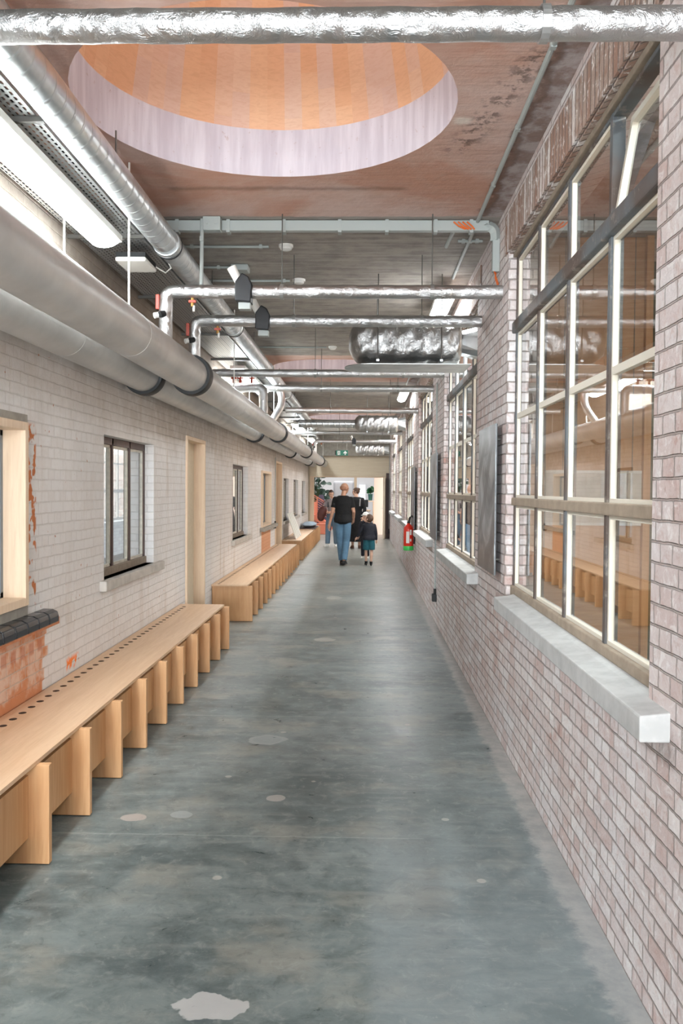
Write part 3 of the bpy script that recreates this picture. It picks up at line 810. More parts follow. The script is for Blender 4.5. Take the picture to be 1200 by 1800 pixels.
# ------------------------------------------------------------------ foil wrapped cross pipes
ZX, RX = 2.965, .045
def cross_pipe(y, xl, xr, label, down=False, r=RX, z=ZX, actuator=None, rods=(-.55, .45)):
    t = thing('foil_pipe', (xl, y, z), label, 'pipe', 'foil wrapped pipes crossing the corridor')
    pts = [(xr, y, z)]
    if down: pts += bend((xr, y, z), (xl, y, z), (xl, y, z - .5), .07) + [(xl, y, ZP + RP - .04)]
    else: pts.append((xl, y, z))
    shade(mk('foil_wrap', T(pts, r, n=24, sub=.035, lump=.045, seed=int(y * 10)), m_foil, t), 70)
    for x in rods:
        mk('hanger_rod', T([(x, y, z + r - .01), (x, y, ZC)], .0038, n=8), m_rod_dark, t)
        bm = bmesh.new(); lathe(bm, [(r + .001, -.012), (r + .006, -.012), (r + .006, .012), (r + .001, .012)], (x, y, z), 'X', 20)
        mk('clamp', bm, m_rod, t)
    if down:
        # red thermometer housing and white ball valve on the riser, brass drain cock beneath
        mk('red_gauge', B(xl - r - .022, xl - r + .004, y - .014, y + .010, z - .12, z - .02), m_red, t, bevel=.004)
        v = mk('valve', T([(xl - r - .02, y - .05, z - .17), (xl - .01, y - .01, z - .15)], .02, n=14), m_white, t)
        mk('valve_cap', T([(xl - r + .02, y - .06, z - .165), (xl - .0, y - .035, z - .155)], .022, n=14), m_black, v)
        d = mk('drain_cock', T([(xl + .18, y, z - r + .01), (xl + .18, y, z - r - .055)], .011, n=10), m_brass, t)
        mk('drain_handle', B(xl + .155, xl + .205, y - .012, y + .012, z - r - .03, z - r - .012), m_red, d, bevel=.003)
        mk('drain_spout', T([(xl + .19, y, z - r - .05), (xl + .19, y - .01, z - r - .09)], .008, n=8), m_white, d)
    if actuator is not None:
        ax = actuator; bm = bmesh.new()
        prof = [(-.055, -.075), (.05, -.085), (.06, .03), (.035, .085), (-.01, .11), (-.055, .05)]
        fr = [bm.verts.new((ax + px, y - .075, z + pz)) for px, pz in prof]; bk = [bm.verts.new((ax + px, y + .045, z + pz)) for px, pz in prof]
        bm.faces.new(fr); bm.faces.new(bk)
        for q in range(6): bm.faces.new((fr[q], fr[(q + 1) % 6], bk[(q + 1) % 6], bk[q]))
        a = mk('valve_actuator', bm, m_blackp, t, bevel=.008)
        mk('white_cap', T([(ax - .035, y - .02, z + .06), (ax - .085, y - .03, z + .155)], [.028, .032], n=18), m_white, a)
        mk('actuator_foot', B(ax - .035, ax + .045, y - .05, y + .02, z - .125, z - .08), m_greyp, a, bevel=.004)
    return t
cross_pipe(2.455, -1.84, .93, 'nearest foil wrapped pipe, crossing just below the top edge of the view', rods=(.5,))
cross_pipe(5.73, XA, .93, 'second foil wrapped pipe, with a black valve actuator and a white cap leaning left', True, actuator=-.80)
cross_pipe(6.72, XA, .93, 'third foil wrapped pipe, with a smaller-looking black valve actuator, above the crumpled silencer', True, actuator=-.79)
cross_pipe(9.75, -1.72, .93, 'fourth foil wrapped pipe, just below the second rooflight')
t5 = cross_pipe(11.2, -1.45, .93, 'fifth foil wrapped pipe, with a foil riser branching down at its left')
cross_pipe(14.3, -1.30, .93, 'sixth foil wrapped pipe, above the second silencer')
cross_pipe(20.0, -1.72, .93, 'seventh foil wrapped pipe, thin and far off')
cross_pipe(23.6, XA, .93, 'eighth foil wrapped pipe, with a tiny black actuator in front of the exit sign', True, actuator=-.25)
# riser behind the fifth pipe
t = thing('foil_riser', (-1.2, 10.7, ZP), 'foil wrapped upside-down U bend beside the left end of the fifth cross pipe', 'pipe')
pts = [(-1.62, 10.6, ZP + .05)] + bend((-1.62, 10.6, ZP), (-1.62, 10.6, 2.90), (-1.2, 10.6, 2.90), .08) + bend((-1.5, 10.6, 2.90), (-1.24, 10.6, 2.90), (-1.24, 10.6, 2.6), .08) + [(-1.24, 10.6, ZP + .06)]
shade(mk('foil_wrap', T(pts, .055, n=20, sub=.05, lump=.05, seed=5), m_foil, t), 70)
for x in (-1.60, -1.52, -1.38):
    v = mk('valve', T([(x, 10.55, 2.95), (x, 10.55, 3.06)], .016, n=10), m_red, t)
    mk('valve_handle', B(x - .035, x + .035, 10.54, 10.56, 3.0, 3.02), m_red, v)
t = thing('curved_duct', (-1.2, 12, 2.7), 'curved grey branch duct dropping from the spiral duct to the large pipe', 'duct')
pts = [(-1.24, 12.4, 3.15)] + bend((-1.24, 12.4, 3.15), (-1.14, 12.2, 2.9), (-1.28, 12.0, 2.55), .15) + [(-1.28, 12.0, 2.6)]
shade(mk('duct_shell', T(pts, .05, n=20), m_galv, t), 60)

# ------------------------------------------------------------------ spiral ventilation duct and cross branch
XD, ZD, RD = -1.28, 3.232, .082
t = thing('spiral_duct', (XD, 0, ZD), 'long round spiral-seamed metal duct running beside the perforated cable tray', 'duct')
joints = [Y0, -.4, 2.7, 5.55, 8.4, 11.3, 14.2, 17.1, 20.0, 21.9]
for a, b in zip(joints, joints[1:]):
    shade(mk('duct_section', T([(XD, a, ZD), (XD, b - .02, ZD)], RD, n=32, sub=1.0), m_spiral, t))
    if b < 21:
        bm = bmesh.new(); lathe(bm, [(RD * .95, -.035), (RD + .006, -.035), (RD + .006, -.004), (RD + .010, 0), (RD + .006, .004), (RD + .006, .035), (RD * .95, .035)], (XD, b, ZD), 'Y', 32)
        j = shade(mk('coupling', bm, m_galv, t), 30)
        bm = bmesh.new(); lathe(bm, [(RD + .002, .037), (RD + .010, .037), (RD + .010, .050), (RD + .002, .050)], (XD, b, ZD), 'Y', 32)
        mk('rubber_seal', bm, m_black, j)
for y in (-2, 1.5, 4.4, 7.2, 10.0, 13, 16, 19):
    mk('hanger', T([(XD, y, ZD + RD), (XD, y, ZC)], .005, n=6), m_rod_dark, t)

# ------------------------------------------------------------------ silencers
def silencer(y, z, xl, xr, label, link=False, shelf=False, s=1.0):
    t = thing('silencer', ((xl + xr) / 2, y, z), label, 'duct silencer', 'crumpled foil silencers at the window wall')
    bm = bmesh.new(); N = 40; K = 46; hz, hy = .16 * s, .20 * s; rg = random.Random(int(y * 7))
    rings = []
    for i in range(K + 1):
        u = i / K; x = xl + (xr - xl) * u
        e = min(1, (min(u, 1 - u) / (.13 if u < .5 else .05) + .02)); e = max(.02, e) ; e = (1 - (1 - e) ** 2.2)
        e = .42 + .58 * e if 0 < i < K else .3
        ring = []
        for k in range(N):
            a = 2 * PI * k / N; c, sn = math.cos(a), math.sin(a)
            q = (abs(c) ** 3 + abs(sn) ** 3) ** (-1 / 3)
            w = 1 + .035 * math.sin(6 * a + i * .7) + .03 * (rg.random() - .5) + .02 * math.sin(i * 1.7 + 3 * a)
            ring.append(bm.verts.new((x, y + c * q * hy * e * w, z + sn * q * hz * e * w)))
        rings.append(ring)
    for i in range(K):
        for k in range(N): bm.faces.new((rings[i][k], rings[i][(k + 1) % N], rings[i + 1][(k + 1) % N], rings[i + 1][k]))
    bm.faces.new(rings[0][::-1]); bm.faces.new(rings[-1])
    shade(mk('foil_body', bm, m_foil_rough, t), 80)
    # square-to-round transition into the window
    bm = bmesh.new(); n = 16; ra = []; rb = []
    for k in range(n):
        a = 2 * PI * (k + .5) / n; c, sn = math.cos(a), math.sin(a); m = 1 / max(abs(c), abs(sn))
        ra.append(bm.verts.new((xr - .02, y + c * .105, z + sn * .105))); rb.append(bm.verts.new((xr + .13, y + c * m * .15, z + sn * m * .13)))
    for k in range(n): bm.faces.new((ra[k], ra[(k + 1) % n], rb[(k + 1) % n], rb[k]))
    bm.faces.new(ra); bm.faces.new(rb)
    mk('transition', bm, m_galv, t)
    for x in (xl + .25, xr - .2):
        for dy in (-.22, .22): mk('hanger_rod', T([(x, y + dy * s, z - hz), (x, y + dy * s, ZC)], .005, n=6), m_rod_dark, t)
        mk('hanger_bar', B(x - .012, x + .012, y - .23 * s, y + .23 * s, z - hz - .018, z - hz), m_galv, t)
    if link:
        shade(mk('link_duct', T([(XD + .0, y, z + .0), (xl + .03, y, z)], .08, n=24, sub=.5), m_spiral_x, t))
    if shelf:
        bm = bmesh.new(); zz = z - hz - .045; pts = []
        ya, yb = y - .27, y + .27
        for k in range(13):
            a = PI / 2 + PI * k / 12; pts.append((xl + .16 + math.cos(a) * .2, (ya + yb) / 2 + math.sin(a) * .27))
        pts += [(XR - .005, ya), (XR - .005, yb)]
        lo = [bm.verts.new((px, py, zz)) for px, py in pts]; up = [bm.verts.new((px, py, zz + .005)) for px, py in pts]
        bm.faces.new(lo[::-1]); bm.faces.new(up)
        for k in range(len(pts)): bm.faces.new((lo[k], lo[(k + 1) % len(pts)], up[(k + 1) % len(pts)], up[k]))
        mk('sheet_metal_tray', bm, m_galv, t)
    return t
silencer(7.55, 2.935, -.13, .86, 'largest and nearest foil wrapped silencer, resting on a flat sheet metal tray', shelf=True, s=1.1)
silencer(16.9, 2.94, -.17, .70, 'second foil wrapped silencer, with a round duct running left from it', link=True)
silencer(26.0, 2.86, -.22, .66, 'farthest small foil wrapped silencer, to the right of the exit sign')

# ------------------------------------------------------------------ cable tray
t = thing('cable_tray', (-1.59, 0, 3.22), 'long perforated metal cable tray above the left strip lights', 'cable tray')
bm = bmesh.new()
box(bm, -1.79, -1.395, Y0, 28.6, 3.215, 3.218)
mk('tray_base', bm, m_perf, t)
bm = bmesh.new(); box(bm, -1.795, -1.79, Y0, 28.6, 3.215, 3.275); box(bm, -1.395, -1.39, Y0, 28.6, 3.215, 3.275)
mk('tray_side', bm, m_galv, t)
for k in range(-5, 15):
    y = 3.62 + k * 1.67
    mk('bracket', B(-1.84, -1.36, y - .012, y + .012, 3.19, 3.213), m_rod_dark, t)
    mk('bracket_rod', T([(-1.37, y, 3.19), (-1.37, y, ZC)], .004, n=6), m_rod_dark, t)
bm = bmesh.new(); rg = random.Random(3)
for k in range(6):
    x = -1.74 + k * .06; pts = [(x + rg.uniform(-.012, .012), Y0 + j * 1.2, 3.232 + rg.uniform(0, .01)) for j in range(29)]
    tube(bm, pts, .010, n=6)
mk('cables', bm, m_blackp, t)
t = thing('emergency_light', (-1.50, 5.62, 3.1), 'square white emergency light box under the cable tray near the nearest strip light', 'light')
mk('body', B(-1.60, -1.41, 5.5, 5.78, 3.135, 3.165), m_black, t)
mk('cover', B(-1.605, -1.405, 5.49, 5.79, 3.105, 3.135), m_white, t, bevel=.012)
mk('lead', T([(-1.42, 5.8, 3.15), (-1.36, 5.85, 3.12), (-1.31, 5.8, 3.14), (-1.33, 5.7, 3.20)], .005, n=8), m_white, t)

# ------------------------------------------------------------------ trunking, conduits, detectors
YT = 5.86
t = thing('cable_trunking', (-.2, YT, ZC - .04), 'grey plastic cable trunking crossing the ceiling and turning down the right wall', 'trunking')
mk('trunk', B(-1.75, .84, YT - .02, YT + .035, ZC - .075, ZC - .005), m_greyp, t, bevel=.004)
bm = bmesh.new()
pts = bend((.5, YT, ZC - .04), (.888, YT, ZC - .04), (.888, YT, ZC - .5), .07, 5)
tube(bm, [(.83, YT, ZC - .04)] + pts + [(.888, YT, ZC - .14)], .036, n=4)
mk('corner_elbow', bm, m_greyp, t)
mk('wall_drop', B(.865, .914, YT - .025, YT + .025, 3.13, ZC - .13), m_greyp, t, bevel=.004)
for x in (-1.28, -.93, -.55, -.17, .15, .48, .72):
    mk('clip', B(x - .012, x + .012, YT - .026, YT + .04, ZC - .088, ZC - .001), m_greyp, t)
bm = bmesh.new()
for k in range(5): tube(bm, [(.875 + k * .006, YT - .01 + k * .008, 3.14), (.885, YT - .05 + k * .01, 3.09), (.91, YT + .0 + k * .01, 3.05)], .004, n=6)
mk('orange_cables', bm, m_orange_c, t)
bm = bmesh.new()
for k in range(4): tube(bm, [(.60 + k * .03, YT - .03, ZC - .02), (.63 + k * .03, YT - .04, ZC - .05), (.68 + k * .02, YT - .03, ZC - .07)], .006, n=6)
mk('orange_cable_loop', bm, m_orange_c, t)
t = thing('junction_box', (-1.03, 5.78, ZC - .05), 'grey square junction box on the near edge of the ceiling trunking', 'junction box')
mk('body', B(-1.09, -.97, 5.76, 5.835, ZC - .095, ZC - .002), m_greyp, t, bevel=.006)
bm = bmesh.new()
for x in (-1.06, -1.0): lathe(bm, [(.012, -.003), (.012, .003)], (x, 5.758, ZC - .045), 'Y', 12)
mk('knockout', bm, m_greyp, t)
def conduit(pts, label, r=.010, clips=(), det=None, boxx=None):
    t = thing('conduit', pts[0], label, 'conduit', 'thin conduits on the ceiling')
    mk('conduit_pipe', T(pts, r, n=10), m_greyp, t)
    for c in clips: mk('clip', B(c[0] - .012, c[0] + .012, c[1] - .016, c[1] + .016, c[2] - .014, c[2] + .018), m_greyp, t)
    return t
def detector(x, y, label, rr=.055):
    t = thing('smoke_detector', (x, y, ZC), label, 'smoke detector', 'smoke detectors on the ceiling')
    bm = bmesh.new(); lathe(bm, [(rr, 0), (rr, -.014), (rr * .96, -.02)], (x, y, ZC), 'Z', 28); shade(mk('base', bm, m_white, t), 30)
    bm = bmesh.new(); lathe(bm, [(rr * .8, -.018), (rr * .78, -.034), (rr * .5, -.042), (rr * .2, -.043)], (x, y, ZC), 'Z', 28); shade(mk('dome', bm, m_white, t), 30)
    return t
def cy_(px, py):
    return None
CZ = ZC - .014
conduit([(-1.75, 6.45, CZ), (-.72, 6.45, CZ)], 'thin grey ceiling conduit ending at the nearest smoke detector', clips=((-.78, 6.45, CZ), (-1.3, 6.45, CZ)))
detector(-.59, 6.45, 'round white smoke detector on the ceiling, nearest of them')
conduit([(-1.75, 7.05, CZ), (-1.1, 7.05, CZ)], 'short grey ceiling conduit ending at a square white box', clips=((-1.2, 7.05, CZ),))
t = thing('sensor_box', (-1.02, 7.05, ZC), 'small square pale box on the ceiling above the black valve actuators', 'junction box')
mk('body', B(-1.09, -.95, 6.98, 7.12, ZC - .05, ZC - .001), m_greyp, t, bevel=.008)
conduit([(-1.5, 7.5, CZ), (-.65, 7.5, CZ)], 'dark thin ceiling conduit just above the second foil pipe', clips=((-.7, 7.5, CZ),))
detector(-.57, 7.5, 'white smoke detector on the ceiling just above the second foil pipe')
conduit([(-1.4, 11.0, CZ), (-.48, 11.0, CZ)], 'grey ceiling conduit left of the nearest silencer', clips=((-.6, 11.0, CZ),))
detector(-.40, 11.0, 'white smoke detector on the ceiling left of the nearest silencer')
conduit([(-1.2, 16.0, CZ), (-.45, 16.0, CZ)], 'grey ceiling conduit above the sixth foil pipe', clips=())
conduit([(-1.10, 5.80, ZC - .01), (-1.10, 5.78, ZX + RX)], 'upright white conduit dropping from the trunking to the second foil pipe', r=.013, clips=((-1.10, 5.79, 3.33),))
conduit([(.762, Y0, ZC - .013), (.762, 7.4, ZC - .013)], 'long grey conduit running along the ceiling beside the window wall', r=.013,
        clips=[(.762, y, ZC - .013) for y in (1.2, 2.0, 2.75, 3.55, 4.35, 5.15, 6.3, 7.1)])
conduit([(.74, 8.7, ZC - .013), (.74, 15.3, ZC - .013)], 'grey conduit on the ceiling between two right strip lights', r=.012)
conduit([(.68, 6.3, CZ), (.86, 6.3, CZ)], 'short clipped stub of grey conduit in the corner over the right wall', r=.010, clips=((.72, 6.3, CZ), (.77, 6.3, CZ), (.82, 6.3, CZ)))
conduit([(.62, 5.95, ZC - .03), (.60, 6.35, ZC - .04)], 'short slanting grey conduit stub under the end of the trunking', r=.014)
for (x, y) in ((.55, 5.95), (-.6, 8.9)):
    pass

# ------------------------------------------------------------------ right wall items
def poster(y0, y1, z0, z1, label, seed):
    t = thing('photo_panel', (XR, (y0 + y1) / 2, z0), label, 'photo panel', 'grey photo panels on the window piers')
    x = XR - .045
    mk('board', B(x - .003, x + .004, y0, y1, z0, z1), m_posters[seed], t)
    mk('edge', B(x + .0045, x + .010, y0 + .004, y1 - .004, z0 + .004, z1 - .004), m_blackp, t)
    for yy in (y0 + .08, y1 - .08):
        for zz in (z0 + .1, z1 - .1): mk('standoff', T([(x, yy, zz), (XR, yy, zz)], .008, n=10), m_rod_dark, t)
def poster_mat(seed):
    M = Mat('monochrome_photo_print', rough=.3); p, X, Y, Z = M.pos()
    sh = M.n('ShaderNodeVectorMath', 0, {'operation': 'ADD'}, i0=p, i1=(seed * 3.1, seed, seed * 2.0))
    n = M.noise(2.2, 3, .55, sh, dist=1.6)
    band = M.n('ShaderNodeTexWave', 0, {'bands_direction': 'DIAGONAL'}, Vector=sh, Scale=1.1, Distortion=4.0, Detail=2.0)
    c = M.mix(M.ramp(n, .3, .7), C(70, 76, 82), C(168, 174, 178))
    c = M.mix(M.math('MULTIPLY', M.ramp(band, .72, .8), .6), c, C(60, 62, 68))
    c = M.mix(M.math('MULTIPLY', M.ramp(Z, 1.9, 2.05), .5), c, C(150, 156, 160))
    c = M.mix(M.math('MULTIPLY', M.ramp(Z, 1.3, 1.12), .7), c, C(70, 70, 72))
    M.set('Base Color', c); return M.m
m_posters = [poster_mat(k) for k in (1, 2, 3)]
poster(5.62, 6.42, 1.09, 2.09, 'nearest grey photo panel, on the pier between the first two windows', 0)
poster(10.05, 10.98, 1.05, 2.09, 'second grey photo panel, edge-on beyond the second window', 1)
poster(14.35, 15.35, .98, 2.04, 'third grey photo panel, narrow, behind the fire extinguisher', 2)

def extinguisher():
    x, y, z = .80, 14.75, .60
    t = thing('fire_extinguisher', (x, y, z), 'red fire extinguisher with a green base band hanging on the right wall', 'fire extinguisher')
    r = .085
    bm = bmesh.new(); lathe(bm, [(r * .9, .0), (r, .02), (r, .36), (r * .93, .40), (r * .6, .435), (.03, .45), (.028, .47)], (x, y, z), 'Z', 32)
    shade(mk('cylinder', bm, simple('extinguisher_red', C(206, 44, 26), .3), t), 50)
    bm = bmesh.new(); lathe(bm, [(r + .002, .002), (r + .004, .005), (r + .004, .075), (r + .002, .078)], (x, y, z), 'Z', 32)
    shade(mk('green_band', bm, simple('green_band', C(60, 190, 90), .4), t), 50)
    mk('valve_head', T([(x, y, z + .46), (x, y, z + .50)], .028, n=14), m_black, t)
    mk('handle', B(x - .015, x + .015, y - .09, y + .03, z + .50, z + .515), m_black, t, bevel=.003)
    pts = [(x, y - .02, z + .49), (x + .02, y - .07, z + .57), (x + .05, y - .10, z + .60), (x + .085, y - .10, z + .55), (x + .095, y - .09, z + .42), (x + .095, y - .085, z + .2), (x + .09, y - .08, z + .12)]
    mk('hose', T(pts, .014, n=12), m_black, t)
    lab = simple('paper_label', C(226, 222, 214), .6)
    # white instruction labels wrapped on the cylinder front
    for a0, a1, za, zb in ((-1.9, -1.25, .13, .33), (-1.15, -.75, .27, .36), (-1.12, -.8, .16, .205)):
        bm = bmesh.new(); prev = None
        for k in range(9):
            a = a0 + (a1 - a0) * k / 8 - .2; q = [bm.verts.new((x + math.cos(a) * (r + .0015), y + math.sin(a) * (r + .0015), z + zz)) for zz in (za, zb)]
            if prev: bm.faces.new((prev[0], q[0], q[1], prev[1]))
            prev = q
        mk('label', bm, lab, t)
    mk('wall_bracket', B(x + r - .01, XR, y - .03, y + .03, z + .30, z + .36), m_black, t)
extinguisher()
def socket(x, y, z, s, label, top=2.95, side=1):
    t = thing('socket_outlet', (x, y, z), label, 'socket', 'black socket outlets at the foot of surface conduits')
    a, b = (x, x + .055 * side) if side > 0 else (x - .055, x)
    mk('box', B(min(a, b), max(a, b), y - .05, y + .05, z - .045, z + .045), m_black, t, bevel=.006)
    xx = x + side * .035
    mk('plug', T([(xx - .0, y, z + .045), (xx, y, z + .11)], .017, n=12), m_black, t)
    mk('conduit', T([(xx, y, z + .11), (xx, y, top)], .010, n=10), m_greyp, t)
socket(.86, 10.45, .33, 1, 'black wall socket low on the right wall beyond the second window')
socket(.86, 28.6, .22, 1, 'tiny black wall socket low on the right wall by the open end door')
socket(-1.86, 17.85, .86, 1, 'black wall socket on the left wall beside the far pine door', top=2.3)

# ------------------------------------------------------------------ end wall, doors, exit sign
wall('wall_end', 'Y', 29.3, .2, XL - .2, XR + .24, 0, ZC, [(-1.80, .90, 0, 2.08)], m_cream)
tag(mk('trim_30', B(XL, XR, 29.0, 29.3, 2.78, ZC), m_cement), kind='structure')
tag(mk('trim_31', B(-1.80, .90, 29.22, 29.3, 2.08, 2.68), m_cream), kind='structure')
t = struct('door_4', (-.4, 29.25, 0)); w = .06
bm = bmesh.new()
for a in ((-1.80, -1.66, 0, 2.08), (.74, .82, 0, 2.08), (-1.66, .74, 2.05, 2.10), (-.29, -.20, 1.2, 2.05), (-1.66, .74, 1.88, 1.90)):
    if a[2] == 1.88: continue
    box(bm, a[0], a[1], 29.24, 29.34, a[2], a[3])
mk('door_frame', bm, m_pine, t)
leaf = mk('door_leaf', B(.70, .745, 28.35, 29.23, .01, 2.05), m_cream, t)
mk('door_handle', T([(.70, 28.5, 1.02), (.65, 28.5, 1.02), (.65, 28.6, 1.02)], .012, n=8), m_galv, leaf)
tag(mk('trim_32', B(.80, XR, 28.9, 29.2, 0, 2.2), m_brown_frame), kind='structure')
t = thing('exit_sign', (-.6, 24.2, 2.62), 'green emergency exit sign with a white running figure and an arrow pointing up', 'exit sign')
g = simple('exit_green', C(0, 112, 86), .4); wsign = simple('exit_white', C(235, 240, 236), .4)
mk('panel', B(-.76, -.42, 24.2, 24.225, 2.60, 2.75), g, t)
mk('edge', B(-.79, -.762, 24.22, 24.25, 2.62, 2.74), m_black, t)
bm = bmesh.new(); Ysn = 24.197
def poly(bm, pts, x0, z0, s):
    bm.faces.new([bm.verts.new((x0 + a * s, Ysn, z0 + b * s)) for a, b in pts])
ax, az = -.50, 2.675
poly(bm, [(-.06, 0), (0, .06), (.06, 0), (.04, -.02), (.015, .008), (.015, -.06), (-.015, -.06), (-.015, .008), (-.04, -.02)], ax, az - .0, .95)
mk('arrow', bm, wsign, t)
bm = bmesh.new(); Ysn = 24.198
poly(bm, [(-.035, -.06), (.045, -.06), (.045, .06), (-.035, .06)], -.685, az, .95)
mk('doorway_symbol', bm, wsign, t)
bm = bmesh.new(); Ysn = 24.196
fx, fz = -.68, az - .002
for a, b, w_ in (((0, .025), (-.004, -.005), .012), ((-.004, -.005), (-.022, -.028), .008), ((-.022, -.028), (-.045, -.03), .007), ((-.002, -.005), (.018, -.022), .008), ((.018, -.022), (.012, -.05), .007), ((0, .02), (-.022, .01), .006), ((0, .02), (.022, .012), .006), ((.022, .012), (.03, -.004), .006)):
    d = Vector((b[0] - a[0], b[1] - a[1])).normalized(); nn = Vector((-d.y, d.x)) * w_ * .5
    poly(bm, [(a[0] + nn.x, a[1] + nn.y), (b[0] + nn.x, b[1] + nn.y), (b[0] - nn.x, b[1] - nn.y), (a[0] - nn.x, a[1] - nn.y)], fx, fz, 1)
poly(bm, [(.004 + .009 * math.cos(q * PI / 4), .038 + .009 * math.sin(q * PI / 4)) for q in range(8)], fx, fz, 1)
mk('running_figure', bm, g, t)
for x in (-.72, -.46): mk('hanger_rod', T([(x, 24.21, 2.75), (x, 24.21, ZC)], .004, n=6), m_rod, t)

# ------------------------------------------------------------------ room beyond the end doors
m_wwall = simple('white_wall', C(226, 226, 228), .7)
tag(mk('wall_far', B(-6, 4.5, 38.0, 38.2, 0, 3.8), m_wwall), kind='structure')
tag(mk('wall_far_side', B(.42, 4.5, 31.2, 31.35, 0, 3.6), simple('pale_pink_wall', C(232, 214, 202), .7)), kind='structure')
tag(mk('ceiling_far', B(-6, 4.5, 29.5, 38.2, 3.8, 3.9), m_wwall), kind='structure')
tag(mk('wall_far_left', B(-6, -5.8, 29.5, 38, 0, 3.8), m_wwall), kind='structure')
t = struct('window_20', (-.1, 37.95, 0)); g2 = emit('daylit_pane', (.80, .9, 1, 1), .4)
mk('pane', B(-.15, .12, 37.97, 37.98, 1.05, 1.85), g2, t)
bm = bmesh.new()
for a in ((-.2, -.15, 1.0, 1.9), (.12, .17, 1.0, 1.9), (-.15, .12, 1.0, 1.05), (-.15, .12, 1.85, 1.9), (-.15, .12, 1.4, 1.43)): box(bm, a[0], a[1], 37.92, 37.97, a[2], a[3])
mk('window_frame', bm, m_wwall, t)
m_or = simple('orange_stair_paint', C(232, 138, 108), .5)
t = thing('orange_staircase', (-2.2, 32, 0), 'orange metal staircase with slanted railings seen through the left end doorway', 'staircase')
def strip(x0, z0, x1, z1, h, y0, y1):
    bm = bmesh.new()
    vs = [bm.verts.new(p) for y in (y0, y1) for p in ((x0, y, z0), (x1, y, z1), (x1, y, z1 - h), (x0, y, z0 - h))]
    for f in ((0, 1, 2, 3), (7, 6, 5, 4), (0, 4, 5, 1), (1, 5, 6, 2), (2, 6, 7, 3), (3, 7, 4, 0)): bm.faces.new([vs[i] for i in f])
    return bm
sl = -.62
def zs(x, base): return base + (x + 1.95) * sl
mk('stringer', strip(-2.9, zs(-2.9, .78), -1.15, zs(-1.15, .78), .20, 32.0, 32.03), m_or, t)
mk('stringer', strip(-2.9, zs(-2.9, .78), -1.15, zs(-1.15, .78), .20, 32.9, 32.93), m_or, t)
for k in range(7):
    o = 1.52 - k * .09
    mk('rail', strip(-2.9, zs(-2.9, o), -1.15, zs(-1.15, o), .045 if k == 0 else .018, 32.0, 32.03), m_or, t)
for k in range(4):
    x = -2.7 + k * .5; mk('post', B(x - .02, x + .02, 31.995, 32.035, zs(x, .62), zs(x, 1.5)), m_or, t)
for k in range(8):
    x = -1.3 - k * .2; z = zs(x, .7)
    mk('tread', B(x - .14, x + .10, 32.03, 32.9, z - .02, z + .01), m_or, t)
mk('back_panel', B(-2.9, -1.75, 33.0, 33.03, .0, 1.15), simple('orange_mesh_panel', C(236, 160, 132), .6), t)
t = thing('orange_crate', (-1.5, 31, 0), 'low solid orange box at the foot of the orange staircase', 'box')
mk('body', B(-1.66, -1.20, 31.0, 31.4, .0, .36), m_or, t, bevel=.01)
mk('lid', B(-1.68, -1.18, 30.98, 31.42, .36, .385), m_or, t, bevel=.005)
# leafy plant
def leafy(name, loc, label, cat, n, spread, hgt, size, mleaf, pot=None, stems=None, seed=1):
    t = thing(name, loc, label, cat); rg = random.Random(seed); x0, y0, z0 = loc
    bm = bmesh.new(); bs = bmesh.new()
    for k in range(n):
        a = rg.random() * 6.28; rr = spread * rg.random() ** .6; zz = z0 + hgt * (.25 + .75 * rg.random())
        p = Vector((x0 + rr * math.cos(a), y0 + rr * .6 * math.sin(a), zz))
        d = Vector((math.cos(a) * .6, math.sin(a) * .5 - .3, rg.uniform(-.5, .5))).normalized(); u = d.cross(Vector((rg.uniform(-.3, .3), rg.uniform(-1, -.2), .3))).normalized(); nrm = u.cross(d)
        L, Wd = size * rg.uniform(.7, 1.1), size * .36 * rg.uniform(.8, 1.1); ctr = []; lf = []; rt = []
        for i in range(6):
            s = i / 5; w = Wd * math.sin(PI * min(1, s * .92 + .05)) ** .7; q = p + d * L * (s - .3) - nrm * (.18 * L * (s - .4) ** 2)
            ctr.append(bm.verts.new(q)); lf.append(bm.verts.new(q + u * w + nrm * w * .2)); rt.append(bm.verts.new(q - u * w + nrm * w * .2))
        for i in range(5):
            bm.faces.new((ctr[i], ctr[i + 1], lf[i + 1], lf[i])); bm.faces.new((rt[i], rt[i + 1], ctr[i + 1], ctr[i]))
        tube(bs, [(x0 + .1 * math.cos(a) * spread, y0, z0 + hgt * .1), tuple(p.lerp(Vector((x0, y0, zz - hgt * .2)), .5)), tuple(p - d * L * .3)], .006, n=5)
    shade(mk('leaves', bm, mleaf, t), 60); mk('stems', bs, simple('stem_green', C(70, 90, 60), .6), t)
    if pot:
        r, h, mm = pot; bb = bmesh.new(); lathe(bb, [(r * .75, -h), (r, 0), (r * .9, 0), (r * .86, -.03)], (x0, y0, z0 + .02), 'Z', 24); shade(mk('pot', bb, mm, t), 40)
    return t
m_leaf = simple('dark_leaf', C(52, 78, 66), .4, n=6); m_leaf2 = simple('bright_leaf', C(46, 110, 70), .45, n=6)
leafy('rubber_plant', (-1.85, 34.2, .75), 'tall dark-leaved plant behind the orange staircase, against the white wall', 'plant', 70, .55, 1.7, .27, m_leaf, (.2, .75, m_cement), seed=4)
t = thing('pot_shelf', (.42, 31.6, 1.35), 'pale wooden counter and shelf unit on the right of the far room', 'shelf')
mk('shelf_board', B(.18, .415, 31.1, 31.9, 1.20, 1.225), m_pine, t); mk('side_panel', B(.385, .415, 31.1, 31.9, .0, 1.20), m_pine, t)
mk('counter', B(.0, .3, 31.2, 31.9, .86, .89), m_pine, t); mk('cabinet_body', B(.02, .29, 31.25, 31.88, .0, .86), m_wwall, t)
